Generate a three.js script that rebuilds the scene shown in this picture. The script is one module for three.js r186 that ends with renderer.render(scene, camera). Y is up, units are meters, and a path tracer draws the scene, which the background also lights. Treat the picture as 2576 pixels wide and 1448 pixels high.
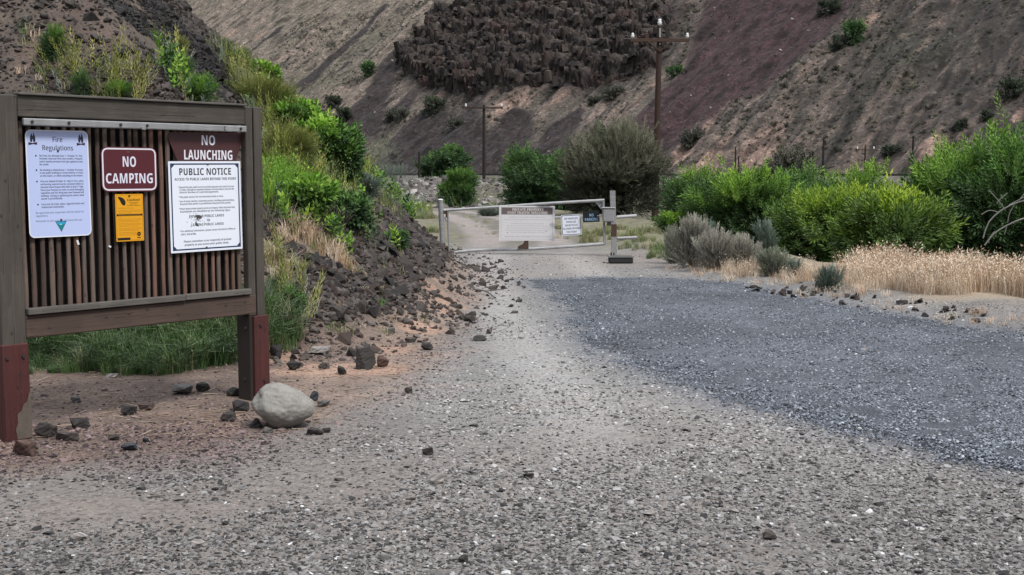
import * as THREE from 'three';
import { ConvexGeometry } from 'three/addons/geometries/ConvexGeometry.js';
import { RoundedBoxGeometry } from 'three/addons/geometries/RoundedBoxGeometry.js';
import { mergeGeometries, mergeVertices } from 'three/addons/utils/BufferGeometryUtils.js';
import { ImprovedNoise } from 'three/addons/math/ImprovedNoise.js';

// ---------------------------------------------------------------- camera, sky, sun, exposure
const scene = new THREE.Scene();
const EYE = 1.6, FOCAL = 3000, PITCH = Math.atan(289 / FOCAL);
const camera = new THREE.PerspectiveCamera(2 * Math.atan(724 / FOCAL) * 180 / Math.PI, 1024 / 575, 0.1, 3000);
camera.position.set(0, EYE, 0);
camera.rotation.x = -PITCH;
const renderer = new THREE.WebGLRenderer({ antialias: true });
renderer.toneMapping = THREE.LinearToneMapping;
renderer.toneMappingExposure = 1.7;
renderer.shadowMap.enabled = true;
{ // overcast sky: a bright, even cloud sheet, brighter overhead
  const w = 128, h = 64, d = new Float32Array(w * h * 4);
  for (let j = 0; j < h; j++) for (let i = 0; i < w; i++) {
    const e = Math.sin(((j + 0.5) / h - 0.5) * Math.PI), k = e > 0 ? 0.2 + 0.95 * e * e : 0.08, o = (j * w + i) * 4;
    d[o] = 0.93 * k; d[o + 1] = 0.97 * k; d[o + 2] = 1.04 * k; d[o + 3] = 1;
  }
  const t = new THREE.DataTexture(d, w, h, THREE.RGBAFormat, THREE.FloatType);
  t.mapping = THREE.EquirectangularReflectionMapping; t.magFilter = t.minFilter = THREE.LinearFilter; t.needsUpdate = true;
  scene.background = t; scene.environment = t;
  scene.backgroundIntensity = 1.0; scene.environmentIntensity = 1.0;
}
const sun = new THREE.DirectionalLight(new THREE.Color(1.0, 0.95, 0.88), 1.7);
sun.position.set(60, 110, 45); sun.target.position.set(0, 0, -15); scene.add(sun, sun.target);
sun.castShadow = true; sun.shadow.radius = 26; sun.shadow.mapSize.set(2048, 2048);
Object.assign(sun.shadow.camera, { left: -120, right: 120, top: 120, bottom: -120, near: 1, far: 400 });

// ---------------------------------------------------------------- helpers
let seed = 12345;
const rnd = () => { seed |= 0; seed = seed + 0x6D2B79F5 | 0; let t = Math.imul(seed ^ seed >>> 15, 1 | seed); t = t + Math.imul(t ^ t >>> 7, 61 | t) ^ t; return ((t ^ t >>> 14) >>> 0) / 4294967296; };
const rr = (a, b) => a + (b - a) * rnd();
const pick = (a) => a[Math.floor(rnd() * a.length)];
const perlin = new ImprovedNoise();
const noise = (x, y, z = 0.37) => perlin.noise(x + 131.7, y + 57.3, z + 11.1);
const fbm = (x, y, o = 4, z = 0.37) => { let s = 0, a = 0.5; for (let i = 0; i < o; i++) { s += a * noise(x, y, z + i * 7.1); x *= 2.03; y *= 2.03; a *= 0.5; } return s; };
const clamp = (x, a = 0, b = 1) => Math.min(b, Math.max(a, x));
const smooth = (a, b, x) => { const t = clamp((x - a) / (b - a)); return t * t * (3 - 2 * t); };
const lerp = (a, b, t) => a + (b - a) * t;
const mixc = (a, b, t) => [lerp(a[0], b[0], t), lerp(a[1], b[1], t), lerp(a[2], b[2], t)];
const V = (x, y, z) => new THREE.Vector3(x, y, z);
const names = {};
function numbered(n) { const k = names[n] = (names[n] ?? -1) + 1; return k ? `${n}_${String(k).padStart(3, '0')}` : n; }
function tag(o, label, category, group, kind) {
  if (label) o.userData.label = label; if (category) o.userData.category = category;
  if (group) o.userData.group = group; if (kind) o.userData.kind = kind; return o;
}
function thing(name, label, category, pos, turn = 0, group) {
  const o = new THREE.Group(); o.name = numbered(name); o.position.copy(pos); o.rotation.y = turn; scene.add(o);
  return tag(o, label, category, group);
}
function part(name, geo, material, parent) {
  const m = new THREE.Mesh(Array.isArray(geo) ? mergeGeometries(geo.map((g) => { const q = g.index ? g.toNonIndexed() : g.clone(); for (const k of Object.keys(q.attributes)) if (!['position', 'normal', 'uv'].includes(k)) q.deleteAttribute(k); return q; })) : geo, material);
  m.name = parent === scene ? numbered(name) : name; m.castShadow = m.receiveShadow = true; parent.add(m); return m;
}
// measuring: a point of the photograph (2576 x 1448) as a ray, then as a place
const cp = Math.cos(PITCH), sp = Math.sin(PITCH);
const ray = (px, py) => { const a = (px - 1288) / FOCAL, b = -(py - 724) / FOCAL; return V(a, b * cp - sp, -(cp + b * sp)); };
const at = (px, py, D) => { const r = ray(px, py); return r.multiplyScalar(-D / r.z).add(V(0, EYE, 0)); };
function interp(pts, x) { if (x <= pts[0][0]) return pts[0][1]; for (let i = 1; i < pts.length; i++) if (x <= pts[i][0]) return lerp(pts[i - 1][1], pts[i][1], (x - pts[i - 1][0]) / (pts[i][0] - pts[i - 1][0])); return pts[pts.length - 1][1]; }

// ---------------------------------------------------------------- shape of the land (D = -z, the distance ahead)
const TOE = [[-14, 9.2], [-6, 9.9], [-3.4, 10.1], [-2.2, 10.3], [-1.4, 11.1], [-0.9, 12.6], [-0.7, 16], [-0.72, 19], [-1.2, 23.2], [-2.4, 27], [-5, 33], [-12, 40], [-30, 52], [-70, 66], [-70, 9.2]];
function polySD(poly, x, y) { // positive inside
  let d = 1e9, inside = false;
  for (let i = 0, j = poly.length - 1; i < poly.length; j = i++) {
    const [ax, ay] = poly[i], [bx, by] = poly[j], ex = bx - ax, ey = by - ay, wx = x - ax, wy = y - ay;
    const t = clamp((wx * ex + wy * ey) / (ex * ex + ey * ey)), qx = wx - ex * t, qy = wy - ey * t;
    d = Math.min(d, qx * qx + qy * qy);
    if ((ay > y) !== (by > y) && x < (bx - ax) * (y - ay) / (by - ay) + ax) inside = !inside;
  }
  return inside ? Math.sqrt(d) : -Math.sqrt(d);
}
const EDGE = [[4, 13], [8.5, 8.6], [11.8, 5.3], [16.5, 3.5], [23, 2.15], [30, 2.0], [40, 1.2], [50, -1], [70, -8]];
const edgeX = (D) => interp(EDGE, D);
function land(X, D) {
  const toe = X < 3 && D > 6 && D < 75 ? polySD(TOE, X, D) : -9;
  const e = (X - edgeX(D)) * 0.75;
  let h = 0.012 * fbm(X * 0.9, D * 0.9, 3) + 0.05 * fbm(X * 0.12, D * 0.12, 2);
  h += -1.5 * smooth(1.6, 8, e) * smooth(3, 9, D);
  h = lerp(h, -1.6, smooth(52, 85, D));
  if (D > 55) h += (2.5 + 0.7 * fbm(X * 0.15, D * 0.1, 3)) * smooth(58, 96, D) * smooth(0.13, -0.01, X / D) * (1 - smooth(150, 190, D));
  const berm = 0.16 * smooth(-0.4, 0.9, e) * (1 - smooth(1.4, 3.5, e)) * smooth(5, 9, D) * (1 - smooth(40, 60, D)); h += berm * (0.7 + noise(X * 0.8, D * 0.8));
  if (toe > -0.4) {
    const w = toe + 0.35 * fbm(X * 0.35, D * 0.35, 3) + 0.1 * fbm(X * 1.3, D * 1.3, 2), m = 0.94;
    const s = w > -0.3 ? m * (Math.sqrt(Math.max(0, w + 0.3) ** 2 + 0.25) - 0.5) : 0;
    h += s + smooth(0, 1.5, toe) * (0.14 * fbm(X * 1.7, D * 1.7, 3) + 0.35 * fbm(X * 0.5 + 9, D * 0.5, 2));
  }
  return { h, toe, e };
}
const height = (X, D) => land(X, D).h;
function hit(px, py, far = 90) {
  const r = ray(px, py), k = 1 / -r.z; r.multiplyScalar(k);
  let D = 3, last = D;
  while (D < far) { if (EYE + r.y * D < height(r.x * D, D)) { let a = last, b = D; for (let i = 0; i < 12; i++) { const m = (a + b) / 2; EYE + r.y * m < height(r.x * m, m) ? b = m : a = m; } D = b; break; } last = D; D += 0.02 + D * 0.006; }
  return V(r.x * D, height(r.x * D, D), -D);
}
// patches of soil and cover, measured in the photograph: [x, y, radius], in its pixels
const patch = (list) => list.map(([px, py, r]) => { const c = hit(px, py); return { x: c.x, d: -c.z, r: r * -c.z / FOCAL, y: c.y }; });
const cover = (p, x, d) => { let s = 0; for (const q of p) { const k = 1 - Math.hypot(x - q.x, (d - q.d) * 0.9) / q.r; if (k > s) s = k; } return s; };
const ASPHALT = [[1300, 704], [1360, 735], [1420, 785], [1425, 815], [1460, 865], [1600, 935], [1800, 1005], [2100, 1092], [2400, 1160], [2700, 1222], [2900, 1260], [2900, 905], [2576, 840], [2300, 799], [2100, 764], [1950, 735], [1860, 714], [1700, 700], [1500, 697]].map(([x, y]) => { const r = ray(x, y), k = -EYE / r.y; return [r.x * k, -r.z * k]; });
ASPHALT.splice(10, 2, [4.2, 3.2], [5.6, -1], [10.2, -1], [8.2, 5], [6.4, 8.6]);
const PINK = patch([[1080, 720, 60], [1110, 780, 70], [1060, 830, 90], [980, 880, 110], [880, 930, 140], [760, 930, 110], [960, 930, 110], [1090, 700, 45], [1130, 760, 70], [700, 900, 90]]);
const BLACKTALUS = patch([[300, 20, 70], [360, 70, 70], [420, 60, 80], [440, 130, 70], [500, 130, 80], [540, 190, 80], [560, 160, 70], [380, 10, 80], [590, 220, 45], [520, 220, 45], [420, 190, 35]]);
const TANSOIL = patch([[200, 60, 110], [280, 120, 90], [340, 200, 90], [100, 120, 100], [700, 640, 80], [780, 620, 60], [450, 215, 60], [880, 660, 60], [690, 700, 60]]);
const GREENS = patch([[740, 470, 80], [760, 330, 90], [700, 250, 80], [860, 540, 70], [900, 420, 90], [960, 460, 70], [730, 760, 70], [1050, 530, 50], [650, 210, 50]]);

const DIRT = [[-8, 6.2], [-2.9, 6.45], [-1.7, 6.7], [-1.15, 7.7], [-0.95, 9], [-0.6, 11], [-0.35, 13.5], [-0.4, 17], [-0.75, 20], [-8, 20]];
const dirtMask = (X, D, n = 0) => X > 0.6 || D < 6 || D > 21 ? 0 : smooth(-0.35, 0.4, polySD(DIRT, X, D) + n);
const trackX = (D) => interp([[23, 0.3], [30, 0.1], [38, -0.6], [46, -1.9], [56, -4.5], [70, -9]], D);
function groundColor(X, D, L) {
  const n1 = fbm(X * 0.6, D * 0.6, 4), n2 = fbm(X * 2.7, D * 2.7, 3, 3.1), n3 = fbm(X * 0.15, D * 0.15, 3, 5.5);
  let c = mixc([0.195, 0.19, 0.187], [0.305, 0.298, 0.293], clamp(0.5 + n1 * 1.5 + n2 * 0.9));
  if (D < 24) { // two dusty wheel lines from the gate towards the camera's right, coarser stones near the camera; lens vignette painted in: darker near and left, paler middle
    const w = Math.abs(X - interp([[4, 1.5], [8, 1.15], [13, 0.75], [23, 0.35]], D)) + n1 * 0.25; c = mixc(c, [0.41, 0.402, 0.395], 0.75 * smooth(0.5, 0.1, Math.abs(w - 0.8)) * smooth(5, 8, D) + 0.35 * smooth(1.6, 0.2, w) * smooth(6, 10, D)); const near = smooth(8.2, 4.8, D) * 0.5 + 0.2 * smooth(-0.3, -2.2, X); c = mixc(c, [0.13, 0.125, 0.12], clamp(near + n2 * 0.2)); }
  c = mixc(c, [0.37, 0.305, 0.27], 0.5 * clamp(n3 * 2 + 0.2));
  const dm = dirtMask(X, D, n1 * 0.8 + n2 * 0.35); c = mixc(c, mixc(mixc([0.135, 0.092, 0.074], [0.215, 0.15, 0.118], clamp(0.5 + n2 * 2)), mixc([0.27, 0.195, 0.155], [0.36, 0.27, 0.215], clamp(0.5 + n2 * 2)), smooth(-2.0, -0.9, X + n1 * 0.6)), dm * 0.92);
  const asp = D < 22 && D > -3 && X > -2 ? smooth(-0.5, 0.25, polySD(ASPHALT, X, D) + 0.35 * n2 + 0.25 * n1) : 0; c = mixc(c, [0.17, 0.183, 0.215], asp * 0.8);
  // brown dirt under and around the board, in front of the slope
  const pk = smooth(0.05, 0.6, cover(PINK, X, D) + n2 * 0.35 + n1 * 0.25);
  c = mixc(c, mixc([0.40, 0.25, 0.185], [0.5, 0.33, 0.245], clamp(0.5 + n2 * 1.5)), pk * 0.9);
  const slope = smooth(-0.1, 0.7, L.toe + n2 * 0.4);
  if (slope > 0) {
    let s = mixc([0.085, 0.066, 0.058], [0.165, 0.13, 0.105], clamp(0.5 + n1 * 1.4 + n2));
    s = mixc(s, mixc(mixc([0.09, 0.066, 0.056], [0.17, 0.125, 0.105], clamp(0.5 + n2 * 2.2)), [0.27, 0.215, 0.16], X > -3 ? 0.7 : 0), smooth(0.05, 0.5, cover(TANSOIL, X, D) + n2 * 0.4));
    s = mixc(s, [0.018, 0.016, 0.017], smooth(0.02, 0.35, cover(BLACKTALUS, X, D) + n2 * 0.2));
    s = mixc(s, [0.075, 0.085, 0.04], smooth(0.0, 0.5, cover(GREENS, X, D) + n2 * 0.3) * 0.8);
    c = mixc(c, s, slope * (1 - pk * 0.7));
  }
  const verge = smooth(0.25, 0.9, L.e + n1 * 0.6) * smooth(5, 9, D);
  c = mixc(c, mixc([0.36, 0.28, 0.205], [0.45, 0.37, 0.28], clamp(0.5 + n2 * 1.5)), verge * (1 - smooth(19, 26, D)));
  c = mixc(c, mixc([0.17, 0.17, 0.09], [0.27, 0.25, 0.15], clamp(0.5 + n2 * 1.5)), verge * smooth(19, 26, D));
  if (D > 23) { // the track beyond the gate: rosy dust with a greener strip between the ruts
    const off = Math.abs(X - trackX(D)) + n2 * 0.35, rut = smooth(0.55, 0.25, Math.abs(off - 0.8)), side = smooth(1.2, 1.8, off + n1);
    const t0 = mixc(mixc([0.17, 0.16, 0.125], [0.25, 0.225, 0.195], clamp(0.5 + n2 * 2)), mixc([0.34, 0.295, 0.275], [0.43, 0.38, 0.36], clamp(0.5 + n2 * 2)), rut);
    c = mixc(c, mixc(t0, mixc([0.17, 0.165, 0.1], [0.27, 0.245, 0.17], clamp(0.5 + n2 * 2)), side), smooth(23, 28, D) * 0.9);
  }
  if (D > 52) c = mixc(c, mixc([0.10, 0.085, 0.08], [0.2, 0.175, 0.165], clamp(0.5 + n1 * 2 + n2)), smooth(52, 62, D));
  c = mixc(c, mixc([0.06, 0.065, 0.035], [0.16, 0.15, 0.1], clamp(0.5 + n3 * 2 + n1)), Math.max(smooth(1.9, 3.4, L.e + n1) * smooth(5, 9, D), smooth(48, 60, D) * smooth(0.05, 0.2, X / Math.max(D, 1))));
  return c;
}

// ---------------------------------------------------------------- textures
function canvas(w, h, draw) { const c = document.createElement('canvas'); c.width = w; c.height = h; draw(c.getContext('2d'), w, h); return c; }
function tex(c, srgb = true, rx = 1, ry = rx) { const t = new THREE.CanvasTexture(c); if (srgb) t.colorSpace = THREE.SRGBColorSpace; t.wrapS = t.wrapT = THREE.RepeatWrapping; t.repeat.set(rx, ry); t.anisotropy = 8; return t; }
const grey = (v) => { const k = Math.round(clamp(v) * 255); return `rgb(${k},${k},${k})`; };
function pebbles(count, rmin, rmax, lo, hi, base, seedAt) {
  seed = seedAt;
  return canvas(1024, 1024, (g, w, h) => {
    g.fillStyle = grey(base); g.fillRect(0, 0, w, h);
    for (let i = 0; i < count; i++) {
      const r = rmin + (rmax - rmin) * rnd() ** 3, x = rnd() * w, y = rnd() * h, a = rnd() * 6.3, q = rr(0.5, 1), v = rr(lo, hi), n = 5 + Math.floor(rnd() * 3), js = Array.from({ length: n }, () => rr(0.7, 1.1));
      g.fillStyle = grey(v);
      for (const ox of [-w, 0, w]) for (const oy of [-h, 0, h]) {
        if (x + ox < -30 || x + ox > w + 30 || y + oy < -30 || y + oy > h + 30) continue;
        g.beginPath();
        for (let k = 0; k < n; k++) { const t = k / n * 6.2832, px = Math.cos(t) * r * js[k], py = Math.sin(t) * r * q * js[k]; g.lineTo(x + ox + px * Math.cos(a) - py * Math.sin(a), y + oy + px * Math.sin(a) + py * Math.cos(a)); }
        g.fill();
      }
    }
  });
}
const gravelC = pebbles(15000, 2, 13, 0.62, 1.0, 0.86, 11), gravelTex = tex(gravelC, true, 1 / 1.7), gravelBump = tex(gravelC, false, 1 / 1.7);
const chipC = pebbles(26000, 2, 8, 0.45, 1.0, 0.75, 12), chipTex = tex(chipC, true, 1 / 1.1), chipBump = tex(chipC, false, 1 / 1.1);
seed = 21;
const mottleC = canvas(512, 512, (g, w, h) => {
  const im = g.createImageData(w, h);
  for (let j = 0; j < h; j++) for (let i = 0; i < w; i++) {
    const u = i / w * 6.28318, v = j / h * 6.28318, a = Math.cos(u) * 2, b = Math.sin(u) * 2, c = Math.cos(v) * 2, d = Math.sin(v) * 2;
    const n = fbm(a + c * 1.7, b + d * 1.7, 5, a - d) * 0.9 + rr(-0.09, 0.09) + (rnd() < 0.02 ? 0.2 : 0), k = Math.round(clamp(0.78 + n * 0.55) * 255), o = (j * w + i) * 4;
    im.data[o] = im.data[o + 1] = im.data[o + 2] = k; im.data[o + 3] = 255;
  }
  g.putImageData(im, 0, 0);
});
const mottleTex = tex(mottleC, true, 2.5), mottleBump = tex(mottleC, false, 2.5);
seed = 31;
const woodC = canvas(512, 1024, (g, w, h) => { // grain runs along v
  g.fillStyle = grey(0.8); g.fillRect(0, 0, w, h);
  for (let i = 0; i < 1500; i++) {
    const x = rnd() * w, L = rr(80, 900), y = rnd() * h, v = rr(0.55, 1.0); g.strokeStyle = grey(v); g.globalAlpha = rr(0.12, 0.5); g.lineWidth = rr(0.6, 3.2);
    for (const oy of [0, -h]) { g.beginPath(); g.moveTo(x, y + oy); g.bezierCurveTo(x + rr(-6, 6), y + oy + L * 0.3, x + rr(-6, 6), y + oy + L * 0.7, x + rr(-5, 5), y + oy + L); g.stroke(); }
  }
  for (let i = 0; i < 26; i++) { g.strokeStyle = grey(0.12); g.globalAlpha = rr(0.4, 0.9); g.lineWidth = rr(1, 3); const x = rnd() * w, y = rnd() * h, L = rr(60, 330); g.beginPath(); g.moveTo(x, y); g.quadraticCurveTo(x + rr(-5, 5), y + L / 2, x + rr(-4, 4), y + L); g.stroke(); }
  for (let i = 0; i < 9; i++) { const x = rnd() * w, y = rnd() * h; for (let k = 5; k > 0; k--) { g.globalAlpha = 0.3; g.fillStyle = grey(0.55 - 0.07 * (5 - k)); g.beginPath(); g.ellipse(x, y, k * 2.2, k * 3.6, 0, 0, 7); g.fill(); } }
  for (let i = 0; i < 60; i++) { g.globalAlpha = 0.07; g.fillStyle = grey(rr(0.2, 1)); g.beginPath(); g.ellipse(rnd() * w, rnd() * h, rr(20, 120), rr(60, 260), 0, 0, 7); g.fill(); }
  g.globalAlpha = 1;
});
const woodTex = tex(woodC, true, 2.2, 1.1), woodBump = tex(woodC, false, 2.2, 1.1);
seed = 41; const graniteC = canvas(512, 512, (g, w, h) => { g.fillStyle = grey(0.8); g.fillRect(0, 0, w, h); for (let i = 0; i < 90; i++) { g.globalAlpha = 0.12; g.fillStyle = grey(rr(0.3, 1)); g.beginPath(); g.ellipse(rnd() * w, rnd() * h, rr(8, 70), rr(20, 70), rnd() * 3, 0, 7); g.fill(); } for (let i = 0; i < 26000; i++) { g.globalAlpha = rr(0.08, 0.4); g.fillStyle = grey(rnd() < 0.45 ? rr(0.3, 0.6) : rr(0.85, 1)); g.beginPath(); g.arc(rnd() * w, rnd() * h, rr(0.5, 2.2), 0, 7); g.fill(); } g.globalAlpha = 1; });
const graniteTex = tex(graniteC, true, 3), graniteBump = tex(graniteC, false, 3), gritTex = tex(chipC, true, 1 / 55);
seed = 51; const paintC = canvas(512, 1024, (g, w, h) => { g.drawImage(woodC, 0, 0); g.globalCompositeOperation = 'multiply'; g.fillStyle = '#8d4a48'; g.fillRect(0, 0, w, h); g.globalCompositeOperation = 'source-over'; for (let i = 0; i < 420; i++) { g.globalAlpha = rr(0.15, 0.65); g.fillStyle = pick(['#5d4c44', '#77655a', '#3f2a28', '#6d3534']); const x = rnd() * w, y = rnd() * h; g.beginPath(); for (let k = 0; k < 6; k++) g.lineTo(x + rr(-9, 9), y + rr(-26, 26)); g.fill(); } g.globalAlpha = 1; });
const paintTex = tex(paintC, true, 2.2, 1.1);
const std = (o) => new THREE.MeshStandardMaterial({ roughness: 0.9, metalness: 0, ...o });
const rgb = (r, g, b) => new THREE.Color().setRGB(r, g, b);
const woodMat = (r, g, b) => std({ color: rgb(r, g, b), map: woodTex, bumpMap: woodBump, bumpScale: 0.004, roughness: 0.85 });
const M = {
  greyWood: woodMat(0.135, 0.118, 0.10), paleWood: woodMat(0.22, 0.205, 0.185), brownWood: woodMat(0.135, 0.09, 0.072), darkWood: woodMat(0.05, 0.036, 0.03), recess: woodMat(0.02, 0.014, 0.012),
  slats: [woodMat(0.27, 0.16, 0.122), woodMat(0.19, 0.125, 0.103), woodMat(0.34, 0.19, 0.145), woodMat(0.27, 0.2, 0.17), woodMat(0.13, 0.088, 0.072)],
  redPaint: std({ color: rgb(0.44, 0.37, 0.38), map: paintTex, bumpMap: woodBump, bumpScale: 0.003, roughness: 0.7 }),
  bareWood: std({ color: rgb(0.2, 0.165, 0.14), map: graniteTex, roughness: 0.9 }),
  iron: std({ color: rgb(0.06, 0.05, 0.045), metalness: 0.6, roughness: 0.6 }),
  galv: std({ color: rgb(0.55, 0.56, 0.58), metalness: 0.35, roughness: 0.5, map: mottleTex }),
  whitePipe: std({ color: rgb(0.66, 0.67, 0.69), roughness: 0.5, map: mottleTex }),
  rust: std({ color: rgb(0.12, 0.07, 0.05), roughness: 0.9, map: mottleTex }),
  poleWood: woodMat(0.075, 0.038, 0.028), poleDark: woodMat(0.03, 0.02, 0.02),
  white: std({ color: rgb(0.75, 0.76, 0.78), roughness: 0.3 }),
  rubber: std({ color: rgb(0.02, 0.021, 0.025), roughness: 0.7 }),
};

// ---------------------------------------------------------------- the ground, one sheet in three pieces
{
  const NX = 560, ND = 560, pos = [], col = [], uv = [], info = [];
  const v0 = Math.asinh(-24 / 5), v1 = Math.asinh(330 / 5);
  for (let j = 0; j <= ND; j++) for (let i = 0; i <= NX; i++) {
    const X = 3 * Math.sinh(5.1 * (i / NX * 2 - 1)) - 0.5, D = 4 + 5 * Math.sinh(lerp(v0, v1, j / ND)), L = land(X, D);
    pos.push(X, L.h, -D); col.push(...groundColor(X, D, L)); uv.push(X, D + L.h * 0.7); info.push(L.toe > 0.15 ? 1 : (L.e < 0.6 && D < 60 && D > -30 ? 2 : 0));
  }
  const idx = [[], [], []];
  for (let j = 0; j < ND; j++) for (let i = 0; i < NX; i++) {
    const a = j * (NX + 1) + i, b = a + 1, c = a + NX + 1, d = c + 1; idx[info[a]].push(a, b, d, a, d, c);
  }
  const g = new THREE.BufferGeometry();
  g.setAttribute('position', new THREE.Float32BufferAttribute(pos, 3)); g.setAttribute('color', new THREE.Float32BufferAttribute(col, 3)); g.setAttribute('uv', new THREE.Float32BufferAttribute(uv, 2));
  const all = []; for (const q of idx) for (const v of q) all.push(v); g.setIndex(all); g.computeVertexNormals();
  const m = std({ vertexColors: true, map: gravelTex, bumpMap: gravelBump, bumpScale: 0.012, roughness: 0.95 });
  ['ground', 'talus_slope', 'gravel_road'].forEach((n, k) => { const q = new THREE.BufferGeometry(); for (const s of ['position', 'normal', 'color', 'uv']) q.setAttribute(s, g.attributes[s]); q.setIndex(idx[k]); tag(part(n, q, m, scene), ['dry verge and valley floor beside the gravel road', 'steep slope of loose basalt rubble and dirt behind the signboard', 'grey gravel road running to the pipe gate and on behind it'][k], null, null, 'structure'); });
}
// ---------------------------------------------------------------- the band of blue-grey chippings on the road
const asphaltIn = (X, D) => polySD(ASPHALT, X, D) - 0.05 + 0.3 * fbm(X * 1.5, D * 1.5, 3, 9.1) + 0.28 * fbm(X * 7, D * 7, 3, 4.1);
{
  const st = 0.045, x0 = -0.8, x1 = 10.4, d0 = -1.5, d1 = 20.2, nx = Math.round((x1 - x0) / st), nd = Math.round((d1 - d0) / st), pos = [], col = [], uv = [], ins = [], idx = [];
  for (let j = 0; j <= nd; j++) for (let i = 0; i <= nx; i++) {
    const X = x0 + i * st, D = d0 + j * st, k = asphaltIn(X, D), n = fbm(X * 0.8, D * 0.8, 4, 2.2), f = fbm(X * 4, D * 4, 2, 6.1); ins.push(k);
    pos.push(X, height(X, D) - 0.022 + 0.042 * smooth(-0.35, 0.5, k) + 0.035 * fbm(X * 5, D * 5, 4, 6.6) * (1 - smooth(0.2, 0.9, k) * 0.6), -D); uv.push(X, D);
    col.push(...mixc([0.092, 0.104, 0.128], [0.20, 0.222, 0.265], clamp(0.5 + n * 1.4 + f * 0.6)));
  }
  for (let j = 0; j < nd; j++) for (let i = 0; i < nx; i++) { const a = j * (nx + 1) + i, b = a + 1, c = a + nx + 1, d = c + 1; if (ins[a] > -0.4 && ins[b] > -0.4 && ins[d] > -0.4) idx.push(a, b, d); if (ins[a] > -0.4 && ins[d] > -0.4 && ins[c] > -0.4) idx.push(a, d, c); }
  let g = new THREE.BufferGeometry(); g.setAttribute('position', new THREE.Float32BufferAttribute(pos, 3)); g.setAttribute('color', new THREE.Float32BufferAttribute(col, 3)); g.setAttribute('uv', new THREE.Float32BufferAttribute(uv, 2)); g.setIndex(idx); g.computeVertexNormals();
  tag(part('asphalt_road', g, std({ vertexColors: true, map: chipTex, bumpMap: chipBump, bumpScale: 0.012, roughness: 0.9 }), scene), 'curving band of loose blue grey asphalt chippings on the gravel road', null, null, 'structure');
}
// ---------------------------------------------------------------- the canyon side: a 36 degree slope whose fall line runs down to the left
const HY = -0.5, HD = 312, ANG = 36 * Math.PI / 180, R2 = Math.SQRT1_2;
const hillU = V(R2, 0, R2), hillV = V(R2 * Math.cos(ANG), Math.sin(ANG), -R2 * Math.cos(ANG)), hillN = V(-R2 * Math.sin(ANG), Math.cos(ANG), R2 * Math.sin(ANG)), hill0 = V(0, HY, -HD);
const hillAt = (s, t, n = 0) => hill0.clone().addScaledVector(hillU, s).addScaledVector(hillV, t).addScaledVector(hillN, n);
function hillST(px, py) { const r = ray(px, py), o = V(0, EYE, 0), k = hill0.clone().sub(o).dot(hillN) / r.dot(hillN), p = r.multiplyScalar(k).add(o).sub(hill0); return [p.dot(hillU), p.dot(hillV)]; }
const hpoly = (l) => l.map(([x, y]) => hillST(x, y));
// strips of dark scree, measured along their middle: [x, y, half width] in the photograph
const hstrip = (l) => l.map(([x, y, w]) => { const [s, t] = hillST(x, y), [s2] = hillST(x + w, y); return [s, t, Math.abs(s2 - s)]; });
const SCREE = [
  [[706, 74, 5], [660, 112, 9], [618, 148, 11]], [[964, 14, 7], [930, 50, 8], [880, 100, 11], [820, 150, 17], [775, 192, 26]],
  [[1010, 120, 10], [985, 165, 20], [950, 225, 28], [925, 270, 38], [890, 330, 60]], [[870, 150, 4], [840, 180, 8]],
  [[1080, 285, 30], [1060, 330, 75], [1040, 390, 100], [1000, 450, 130]], [[1190, 270, 30], [1150, 330, 60], [1120, 390, 90], [1090, 450, 120]],
  [[1300, 290, 30], [1270, 340, 60], [1240, 400, 90], [1200, 460, 120]], [[1440, 270, 20], [1400, 320, 40], [1360, 400, 60], [1330, 450, 70]],
  [[1040, 215, 8], [1015, 250, 18], [985, 290, 22]],
].map(hstrip);
const BIGSCREE = hpoly([[1790, -60], [1770, 10], [1740, 95], [1722, 165], [1660, 232], [1615, 280], [1566, 350], [1470, 460], [1600, 470], [1690, 388], [1735, 345], [1795, 305], [1850, 258], [1925, 240], [2022, 152], [2098, 88], [2160, -10], [2200, -60]]);
const SALMON = [[1330, 222, 110], [1250, 235, 60], [1420, 225, 60], [1110, 240, 50], [1170, 275, 40], [1600, 250, 22], [1560, 290, 20], [1835, 265, 22], [1790, 315, 30], [1730, 385, 60], [2190, 45, 28], [2570, 290, 22], [1650, 200, 20], [1060, 180, 18], [800, 290, 30], [560, 100, 60], [1900, 400, 90], [1780, 420, 70], [2330, 405, 60], [660, 90, 50]].map(([x, y, r]) => { const [s, t] = hillST(x, y); return [s, t, r / 8.6]; });
const CLIFF = hpoly([[1095, 55], [1150, 16], [1250, 5], [1330, -30], [1600, -30], [1690, 0], [1704, 45], [1692, 110], [1655, 165], [1560, 188], [1500, 205], [1440, 222], [1380, 208], [1290, 235], [1200, 248], [1140, 240], [1090, 214], [1040, 205], [1000, 160], [1045, 108]]);
function stripCover(strip, s, t) { let best = -1; for (let i = 1; i < strip.length; i++) { const [as, at_, aw] = strip[i - 1], [bs, bt, bw] = strip[i], es = bs - as, et = bt - at_, k = clamp(((s - as) * es + (t - at_) * et) / (es * es + et * et)), w = lerp(aw, bw, k), d = 1 - Math.hypot(s - as - es * k, t - at_ - et * k) / w; if (d > best) best = d; } return best; }
function screeCover(s, t, n) { let a = -1; for (const q of SCREE) a = Math.max(a, stripCover(q, s, t)); const b = polySD(BIGSCREE, s, t) / 6; return [smooth(-0.05, 0.3, a + n), smooth(-0.15, 0.4, b + n * 1.2)]; }
const hillRelief = (s, t) => 5 * fbm(s * 0.022, t * 0.006, 3, 1.5) + 3.8 * fbm(s * 0.12, t * 0.022, 3, 2.5) + 1.5 * fbm(s * 0.4, t * 0.1, 3, 4.5) + 0.45 * fbm(s * 1.1, t * 0.7, 2, 8.5);
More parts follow.
